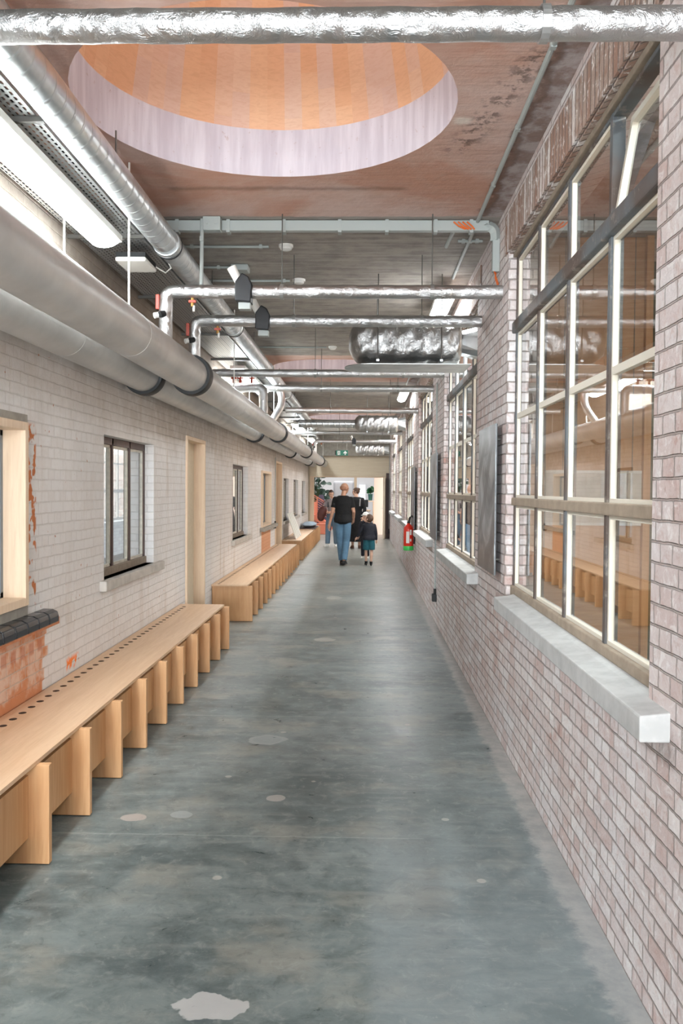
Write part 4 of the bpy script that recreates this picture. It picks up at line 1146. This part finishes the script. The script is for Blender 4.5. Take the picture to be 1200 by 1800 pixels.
leafy('potted_plant', (.29, 31.5, 1.46), 'small green upright plant in a teal pot on the far shelf', 'plant', 26, .08, .26, .16, m_leaf2, (.09, .24, simple('teal_pot', C(56, 116, 110), .4)), seed=9)
t = thing('display_screen', (.1, 31, 1.0), 'black monitor on a stand in the far room beside the woman in black', 'screen')
mk('screen', B(-.02, .21, 31.0, 31.04, 1.0, 1.27), m_blackp, t, bevel=.004); mk('stand', B(.06, .12, 31.03, 31.06, .90, 1.0), m_blackp, t); mk('stand_foot', B(.02, .17, 31.0, 31.15, .891, .90), m_blackp, t)
t = thing('camera_case', (-.1, 31, 1.1), 'small black boxy device beside the far monitor', 'device')
mk('body', B(-.16, -.035, 31.0, 31.12, 1.14, 1.36), m_blackp, t, bevel=.01); mk('support', B(-.12, -.08, 31.04, 31.08, 0, 1.14), m_blackp, t)
t = thing('white_cabinet', (-.9, 35, 0), 'tall pale grey cabinet with rounded top in the far room', 'cabinet')
mk('body', B(-1.2, -.35, 35, 35.5, 0, 1.98), simple('pale_grey_cabinet', C(176, 178, 184), .5), t, bevel=.08)
mk('door', B(-1.12, -.43, 34.985, 34.998, .1, 1.88), simple('pale_grey_door', C(186, 188, 192), .5), t, bevel=.003)
t = thing('floor_drape', (-1.75, 33.6, .0), 'dark purple-grey tapered drape standing below the leafy plant', 'drape')
bm = bmesh.new(); lathe(bm, [(.34, 0), (.30, .5), (.2, 1.0), (.08, 1.42)], (-1.62, 33.5, 0), 'Z', 20); shade(mk('cloth', bm, simple('dark_violet_cloth', C(72, 66, 84), .8), t))

# ------------------------------------------------------------------ people
def remeshed(name, bm, m, parent, vox, smooth=4):
    me = bpy.data.meshes.new('tmp'); bmesh.ops.recalc_face_normals(bm, faces=bm.faces[:]); bm.to_mesh(me); bm.free()
    o = bpy.data.objects.new('tmp', me); COL.objects.link(o)
    r = o.modifiers.new('r', 'REMESH'); r.mode = 'VOXEL'; r.voxel_size = vox
    s = o.modifiers.new('s', 'SMOOTH'); s.iterations = smooth; s.factor = .5
    dg = bpy.context.evaluated_depsgraph_get(); dg.update()
    new = bpy.data.meshes.new_from_object(o.evaluated_get(dg)); new.name = name
    bpy.data.objects.remove(o); bpy.data.meshes.remove(me)
    new.materials.clear(); new.materials.append(m)
    for p in new.polygons: p.use_smooth = True
    ob = bpy.data.objects.new(name, new); COL.objects.link(ob); ob.parent = parent
    return ob
def ell(bm, c, r, M3=None, n=16):
    g = bmesh.ops.create_uvsphere(bm, u_segments=n, v_segments=max(6, n // 2), radius=1)['verts']
    for v in g:
        q = Vector((v.co.x * r[0], v.co.y * r[1], v.co.z * r[2]))
        v.co = Vector(c) + (M3 @ q if M3 else q)
def loft(bm, rows, n=24):
    """rows of (x, y, z, rx, ry)"""
    rings = []
    for (x, y, z, rx, ry) in rows:
        rings.append([bm.verts.new((x + rx * math.cos(2 * PI * k / n), y + ry * math.sin(2 * PI * k / n), z)) for k in range(n)])
    for a, b in zip(rings, rings[1:]):
        for k in range(n): bm.faces.new((a[k], a[(k + 1) % n], b[(k + 1) % n], b[k]))
    bm.faces.new(rings[0][::-1]); bm.faces.new(rings[-1])
def limb(bm, pts, rs, n=14):
    for i, (p, r) in enumerate(zip(pts, rs)): ell(bm, p, (r, r, r), n=12)
    tube(bm, pts, rs, n=n)
TORSO = [(.86, .10, .08), (.90, .155, .115), (.97, .165, .118), (1.06, .142, .102), (1.16, .145, .105), (1.28, .168, .115), (1.36, .172, .11), (1.42, .145, .092), (1.46, .08, .066)]
def hand(bm, w, d, side, curl=.6, s=1.0):
    """hand at wrist w, pointing along d; side = direction of the thumb"""
    w, d = Vector(w), Vector(d).normalized(); u = (Vector(side) - d * Vector(side).dot(d)).normalized(); nrm = d.cross(u)
    tube(bm, [w - d * .01, w + d * .03 * s, w + d * .085 * s], [.024 * s, .034 * s, .034 * s], n=12, flat=1)
    for k, (off, L) in enumerate(((.027, .072), (.009, .080), (-.009, .075), (-.026, .058))):
        b = w + d * .078 * s + u * off * s; a = b + d * L * .45 * s - nrm * 0
        c = a + (d * math.cos(curl) + nrm * math.sin(curl)) * L * .33 * s; e = c + (d * math.cos(curl * 1.9) + nrm * math.sin(curl * 1.9)) * L * .28 * s
        tube(bm, [b, a, c, e], [.0100 * s, .0095 * s, .0088 * s, .0075 * s], n=8)
    b = w + d * .025 * s + u * .026 * s; a = b + (d * .7 + u * .7) * .042 * s; c = a + (d * .9 + u * .25 + nrm * .3) * .03 * s
    tube(bm, [b, a, c], [.014 * s, .011 * s, .009 * s], n=8)
def head(bm, c, yaw, pitch, s=1.0):
    M3 = Matrix.Rotation(yaw, 3, 'Z') @ Matrix.Rotation(pitch, 3, 'X') @ Matrix.Scale(s, 3); c = Vector(c)
    def e(p, r): ell(bm, c + M3 @ Vector(p), r, M3, 20)
    e((0, -.008, .022), (.074, .092, .090)); e((0, .022, -.045), (.056, .066, .068)); e((0, .055, -.085), (.028, .028, .022))
    e((0, .086, -.052), (.022, .012, .014)); e((0, .088, -.062), (.017, .010, .007)); e((0, .089, -.045), (.019, .009, .006))
    e((0, .096, -.012), (.011, .018, .018)); e((0, .088, .008), (.008, .012, .022))
    e((0, .078, .028), (.048, .014, .010))
    for sx in (-1, 1):
        e((sx * .036, .066, -.020), (.022, .018, .018)); e((sx * .075, -.006, -.008), (.010, .018, .030)); e((sx * .028, .080, .008), (.012, .008, .008))
    return M3
m_skin = simple('skin', C(206, 158, 132), .5, n=9); m_skin2 = simple('light_skin', C(222, 178, 154), .5, n=9)
m_eye = simple('eye_dark', C(40, 30, 26), .3)
def cloth_mat(name, a, n=14, rough=.85):
    M = Mat(name, a, rough); p = M.pos()[0]; t = M.noise(n, 4, .6, p); M.bump(t, .6, .02)
    M.set('Base Color', M.mix(M.ramp(t, .3, .7), a, tuple(x * .8 for x in a[:3]) + (1,))); return M.m
def person(loc, heading, label, J, s=1.0, build=1.0, head_yaw=0, head_pitch=0, skin=m_skin, head_s=1.0):
    t = bpy.data.objects.new('person', None); COL.objects.link(t); t.location = loc; t.rotation_euler = (0, 0, heading); t.empty_display_size = .1
    t['_w'] = (0, 0, 0); tag(t, label, 'person')
    def V(p): return Vector(p) * s
    bm = bmesh.new()
    loft(bm, [(0, 0, z * s, rx * s * build * .93, ry * s * build * .93) for z, rx, ry in TORSO])
    for S in 'LR':
        sh, el, wr = V(J['sh' + S]), V(J['el' + S]), V(J['wr' + S]); hp, kn, an, to = V(J['hp' + S]), V(J['kn' + S]), V(J['an' + S]), V(J['to' + S])
        limb(bm, [sh, sh.lerp(el, .5), el, el.lerp(wr, .4), wr], [.050 * s * build, .046 * s * build, .037 * s, .036 * s, .024 * s])
        limb(bm, [hp, hp.lerp(kn, .5), kn, kn.lerp(an, .35), an], [.082 * s * build, .070 * s * build, .050 * s, .052 * s, .034 * s])
        tube(bm, [an + V((0, -.04, -.03)), an.lerp(to, .5) + V((0, 0, -.01)), to], [.032 * s, .036 * s, .024 * s], n=12)
        side = J.get('th' + S, (0, 1, 0)); dd = Vector(J['hd' + S]) if 'hd' + S in J else (wr - el)
        hand(bm, wr, dd, side, J.get('curl', .55), s * 1.05)
    nb, hc = V((0, -.01, 1.43)), V(J['head'])
    limb(bm, [nb, nb.lerp(hc, .55)], [.056 * s * build, .050 * s])
    Mh = head(bm, hc, head_yaw, head_pitch, s * head_s)
    body = remeshed('body', bm, skin, t, .0085, 3)
    bm = bmesh.new()
    for sx in (-1, 1): ell(bm, hc + Mh @ Vector((sx * .030, .084, .006)), (.010 * s, .007 * s, .006 * s), None, 10)
    e = mk('eyes', bm, m_eye, body)
    bm = bmesh.new()
    for sx in (-1, 1): tube(bm, [hc + Mh @ Vector((sx * (.016 + .01 * k), .090 - .003 * k * k, .024 + .002 * (k == 1))) for k in range(4)], .0035 * s, n=6)
    mk('eyebrows', bm, m_eye, body)
    bm = bmesh.new(); tube(bm, [hc + Mh @ Vector((x, .098 - 8 * x * x, -.054)) for x in (-.02, -.008, .008, .02)], .004 * s, n=6)
    mk('mouth', bm, simple('lips', C(176, 104, 94), .5), body)
    return t, V, hc, Mh
def base_J():
    J = dict(head=(0, .02, 1.615))
    for S, q in (('L', -1), ('R', 1)):
        J.update({'sh' + S: (q * .172, 0, 1.385), 'el' + S: (q * .235, -.03, 1.115), 'wr' + S: (q * .25, .05, .865), 'hp' + S: (q * .085, 0, .90),
                  'kn' + S: (q * .095, .03, .49), 'an' + S: (q * .095, -.02, .085), 'to' + S: (q * .11, .13, .035)})
    return J
def top_garment(t, J, s, build, mat, z0, sleeve, name='shirt', ease=1.16, flare=1.0, hood=False):
    def V(p): return Vector(p) * s
    bm = bmesh.new(); rows = []
    for z, rx, ry in TORSO:
        if z < z0: continue
        k = flare if z < 1.1 else 1
        rows.append((0, 0, z * s, rx * s * build * ease * k, ry * s * build * (ease + .06) * k))
    zb = min(z for z, _, _ in TORSO if z >= z0); r0 = rows[0]
    rows = [(0, 0, z0 * s, r0[3], r0[4])] + rows if zb > z0 else rows
    loft(bm, rows)
    for S in 'LR':
        sh, el, wr = V(J['sh' + S]), V(J['el' + S]), V(J['wr' + S])
        pts, rs = [sh + Vector((0, 0, -.005)), sh.lerp(el, .45)], [.062 * s * build, .060 * s * build]
        if sleeve <= .6: pts.append(sh.lerp(el, .68)); rs.append(.062 * s * build)
        if sleeve > .6: pts.append(el); rs.append(.050 * s * build)
        if sleeve > 1: pts += [el.lerp(wr, .5), el.lerp(wr, .93)]; rs += [.046 * s, .040 * s]
        limb(bm, pts[:-1], rs[:-1]); tube(bm, pts, rs, n=14)
    if hood:
        for k in range(9):
            a = PI * .15 + PI * .7 * k / 8; ell(bm, (math.cos(a) * .085 * s * 1.1, -(math.sin(a)) * .085 * s, (1.42 + .03 * abs(math.cos(a))) * s), (.042 * s, .04 * s, .042 * s), n=10)
        ell(bm, (0, -.105 * s, 1.36 * s), (.085 * s, .045 * s, .075 * s))
    return remeshed(name, bm, mat, t, .010, 4)
def trousers(t, J, s, build, mat, name='jeans', length=1.0, wide=1.0):
    def V(p): return Vector(p) * s
    bm = bmesh.new()
    loft(bm, [(0, 0, z * s, rx * s * build * 1.06, ry * s * build * 1.1) for z, rx, ry in TORSO[:4]][:3] + [(0, 0, 1.03 * s, .150 * s * build * 1.05, .108 * s * build * 1.08)])
    for S in 'LR':
        hp, kn, an = V(J['hp' + S]), V(J['kn' + S]), V(J['an' + S])
        if length >= 1: pts = [hp, hp.lerp(kn, .5), kn, kn.lerp(an, .5), kn.lerp(an, .96)]; rs = [.094 * s * build, .085 * s * build * wide, .068 * s * wide, .064 * s * wide, .060 * s * wide]
        else: pts = [hp, hp.lerp(kn, .45), hp.lerp(kn, .86)]; rs = [.10 * s * build, .10 * s * build * wide, .100 * s * wide]
        limb(bm, pts[:-1], rs[:-1]); tube(bm, pts, rs, n=16)
    return remeshed(name, bm, mat, t, .011, 3)
def shoes(t, J, s, mat, sole=None):
    for S in 'LR':
        an, to = Vector(J['an' + S]) * s, Vector(J['to' + S]) * s; d = (to - an); d.z = 0; d = d.normalized(); bm = bmesh.new()
        g = an.z - .085 * s
        b = an - d * .055 * s; z = g + .045 * s
        pts = [Vector((b.x, b.y, z)), Vector((an.x, an.y, z + .012 * s)), Vector((an.x, an.y, z)) + d * .09 * s, Vector((to.x, to.y, z - .008 * s)) + d * .02]
        tube(bm, pts, [.034 * s, .044 * s, .043 * s, .032 * s], n=14); ell(bm, pts[-1], (.034 * s, .038 * s, .030 * s)); ell(bm, pts[0], (.034 * s,) * 3); tube(bm, [Vector((an.x, an.y, z)), Vector((an.x, an.y, z + .05 * s))], .042 * s, n=14)
        o = remeshed('shoe', bm, mat, t, .010, 2)
        if sole:
            bm = bmesh.new(); tube(bm, [pts[0].xy.to_3d() + Vector((0, 0, g + .014)), pts[-1].xy.to_3d() + Vector((0, 0, g + .014)) + d * .02], .040 * s, n=14, flat=.32)
            q = mk('sole', bm, sole, o)
def hair_cap(t, hc, Mh, s, mat, grow=1.10, lower=-.02, back=.06, bun=None, tail=None, name='hair'):
    bm = bmesh.new()
    ell(bm, hc + Mh @ Vector((0, -.014, .024)), (.074 * grow, .094 * grow, .090 * grow), Mh, 24)
    for a in range(7): ell(bm, hc + Mh @ Vector(((a - 3) * .017, -.070 + .006 * abs(a - 3), lower)), (.024, .03, back), Mh, 10)
    # cut the face side away
    inv = Mh.inverted(); kill = []
    for v in bm.verts:
        q = inv @ (v.co - hc)
        if q.y > .045 and q.z < .065: v.co = hc + Mh @ Vector((q.x * .72, min(q.y, .055) - .03, max(q.z, .03)))
    if bun: ell(bm, hc + Mh @ Vector(bun), (.045, .042, .040), Mh, 14)
    return remeshed(name, bm, mat, t, .009, 2)
m_blackt = cloth_mat('black_cotton', C(20, 21, 24)); m_jeans = cloth_mat('blue_denim', C(96, 132, 160), 10); m_jeans2 = cloth_mat('faded_denim', C(112, 138, 160), 10)
m_navy = cloth_mat('dark_navy_fleece', C(34, 36, 46)); m_teal = cloth_mat('teal_cotton', C(30, 92, 104)); m_grey = cloth_mat('grey_jersey', C(166, 160, 160))
m_hair = simple('dark_brown_hair', C(60, 42, 34), .6, n=40); m_hair2 = simple('brown_hair', C(88, 64, 48), .6, n=40)

# man in black t-shirt walking away
J = base_J(); s = 1.035
J.update(head=(.03, .045, 1.61), shL=(-.165, 0, 1.385), shR=(.165, 0, 1.385), elL=(-.215, -.05, 1.12), wrL=(-.28, -.02, .86), elR=(.225, -.02, 1.12), wrR=(.215, .16, .92),
         hdL=(-.1, .15, -1), hdR=(-.25, .9, -.3), hpL=(-.09, 0, .9), knL=(-.06, .05, .49), anL=(-.02, .10, .085), toL=(-.03, .25, .035), hpR=(.09, 0, .9), knR=(.075, .0, .49), anR=(.03, -.12, .10), toR=(.06, .04, .035))
t, V, hc, Mh = person((-.42, 18.5, 0), 0, 'bald man in a black t-shirt and blue jeans walking away down the corridor', J, s, .98, head_yaw=R(-50), head_pitch=R(-12))
top_garment(t, J, s, .98, m_blackt, .86, .5, 't_shirt', 1.18, 1.03); trousers(t, J, s, .96, m_jeans, wide=1.08); shoes(t, J, s, m_black, m_black)
bm = bmesh.new(); ell(bm, hc + Mh @ Vector((0, -.016, .0)), (.0775 * s, .0925 * s, .062 * s), Mh, 24)
mk('cropped_hair', bm, simple('cropped_greying_hair', C(176, 128, 104), .8, n=60), t, smooth=True)

# woman on the left facing the viewer, in grey top and jeans with a brown shoulder bag
J = base_J(); s = .945
J.update(head=(.02, .05, 1.60), elR=(.26, -.0, 1.12), wrR=(.14, .20, 1.04), hdR=(-1, .4, .0), thR=(0, 0, 1), elL=(-.25, .02, 1.13), wrL=(-.12, .22, 1.05), hdL=(1, .4, 0), thL=(0, 0, 1), knL=(-.12, .02, .49), anL=(-.13, -.02, .085), toL=(-.15, .12, .035), knR=(.11, .05, .49), anR=(.13, .03, .085), toR=(.17, .17, .035))
t, V, hc, Mh = person((-.86, 24.3, 0), R(165), 'woman in a grey top and faded jeans with a brown shoulder bag, facing the viewer', J, s, .93, head_yaw=R(20), head_pitch=R(-22), skin=m_skin2)
top_garment(t, J, s, .93, m_grey, 1.0, .5, 'top', 1.14); trousers(t, J, s, .96, m_jeans2, wide=1.22); shoes(t, J, s, m_white, m_white)
hair_cap(t, hc, Mh, s, m_hair, 1.12, -.05, .05)
bm = bmesh.new()
for (x0, z0) in ((-.10, 1.40), (.10, 1.40)): tube(bm, [V((x0, -.09, z0)), V((x0, 0, z0 + .05)), V((x0 * .95, .10, z0 - .06)), V((x0 * .9, .125, z0 - .2))], .014, n=8)
mk('backpack_straps', bm, m_navy, t)
tb = bpy.data.objects.new('shoulder_bag', None); COL.objects.link(tb); tb.location = (-1.14, 24.15, .72); tb['_w'] = tuple(tb.location)
tag(tb, 'dark red-brown soft bag hanging at the hip of the woman in faded jeans', 'bag')
bm = bmesh.new(); ell(bm, (-1.14, 24.13, .98), (.13, .09, .20), Matrix.Rotation(R(20), 3, 'Y')); ell(bm, (-1.17, 24.13, .86), (.11, .08, .13)); o = remeshed('pouch', bm, cloth_mat('red_brown_leather', C(84, 36, 28), 9, .5), None, .012, 3)
o.parent = tb; o.location = -tb.location
mk('strap', T([(-1.16, 24.12, 1.12), (-1.10, 24.16, 1.28), (-1.02, 24.26, 1.34)], .012, n=8), m_brown_frame, tb)

# woman in long black dress
J = base_J(); s = .985
J.update(head=(-.01, .04, 1.60), elR=(.235, -.06, 1.12), wrR=(.20, -.12, .90), hdR=(-.35, -.25, -.9), thR=(-1, 0, 0), elL=(-.24, .05, 1.15), wrL=(-.18, .25, 1.1), toL=(-.12, .12, .035))
t, V, hc, Mh = person((-.17, 23.7, 0), R(4), 'woman in a long black dress, hair in a bun, partly hidden by the bald man', J, s, .97, head_yaw=R(75), head_pitch=R(-8), skin=m_skin2)
bm = bmesh.new()
loft(bm, [(0, 0, z * s, rx * s, ry * s) for z, rx, ry in ((.20, .25, .21), (.35, .24, .20), (.6, .225, .185), (.85, .205, .16), (.97, .19, .145), (1.08, .165, .125), (1.28, .19, .135), (1.38, .185, .125), (1.44, .12, .09), (1.46, .08, .07))])
for S in 'LR':
    a, b, c = V(J['sh' + S]), V(J['el' + S]), V(J['wr' + S]); limb(bm, [a, b, b.lerp(c, .9)], [.062, .052, .044])
remeshed('dress', bm, cloth_mat('black_dress_cloth', C(16, 16, 19)), t, .012, 3); shoes(t, J, s, simple('brown_sandal', C(112, 78, 64), .6), m_brown_frame)
hair_cap(t, hc, Mh, s, m_hair2, 1.10, -.01, .035, bun=(0, -.095, .065))
bm = bmesh.new()
for q in (-1, 1): tube(bm, [V((q * .10, .10, 1.30)), V((q * .10, .03, 1.46)), V((q * .10, -.10, 1.38)), V((q * .09, -.14, 1.2))], .016, n=8)
mk('grey_straps', bm, m_grey, t)

# boy
J = base_J(); s = .635
J.update(head=(-.03, -.02, 1.60), elL=(-.30, .06, 1.16), wrL=(-.40, .14, .96), hdL=(-.6, .3, -.8), knL=(-.10, .05, .49), anL=(-.09, .10, .085), toL=(-.11, .25, .035), anR=(.07, -.06, .085), toR=(.08, .09, .035), knR=(.085, 0, .49))
t, V, hc, Mh = person((.15, 18.35, 0), R(3), 'small boy in a dark hooded top and teal shorts, looking up to his left', J, s, 1.02, head_yaw=R(62), head_pitch=R(26), skin=m_skin2, head_s=1.42)
top_garment(t, J, s, 1.02, m_navy, .88, 1.5, 'hooded_top', 1.25, 1.05, hood=True); trousers(t, J, s, 1.05, m_teal, 'shorts', .8, 1.15); shoes(t, J, s, m_black, m_white)
hair_cap(t, hc, Mh, s, m_hair2, 1.10, -.01, .03)
bm = bmesh.new()
for S in 'LR':
    a = V(J['an' + S]); tube(bm, [a + Vector((0, 0, -.01)), a + Vector((0, 0, .045))], [.030, .033], n=14)
mk('socks', bm, m_blackt, t)
# toddler in white sun hat, mostly behind the boy
J = base_J(); s = .625
J.update(head=(0, .0, 1.60))
t, V, hc, Mh = person((.075, 20.3, 0), R(170), 'small child in a white sun hat and dark clothes, half hidden behind the boy', J, s, .9, head_yaw=R(-15), head_pitch=R(10), skin=m_skin2, head_s=1.42)
top_garment(t, J, s, .9, m_navy, .88, 1.5, 'jumper', 1.2); trousers(t, J, s, .9, m_navy, 'trousers', 1.0, 1.1); shoes(t, J, s, m_white, m_white)
bm = bmesh.new(); ell(bm, hc + Mh @ Vector((0, -.01, .045)), (.085 * s * 1.45, .105 * s * 1.45, .085 * s * 1.45), Mh.normalized(), 20)
for k in range(24):
    a = 2 * PI * k / 24; ell(bm, hc + Mh @ Vector((.105 * math.cos(a), -.01 + .125 * math.sin(a), .028)), (.022, .022, .009), n=8)
remeshed('sun_hat', bm, m_white, t, .009, 2)

for o in bpy.data.objects:
    if '_w' in o.keys(): del o['_w']
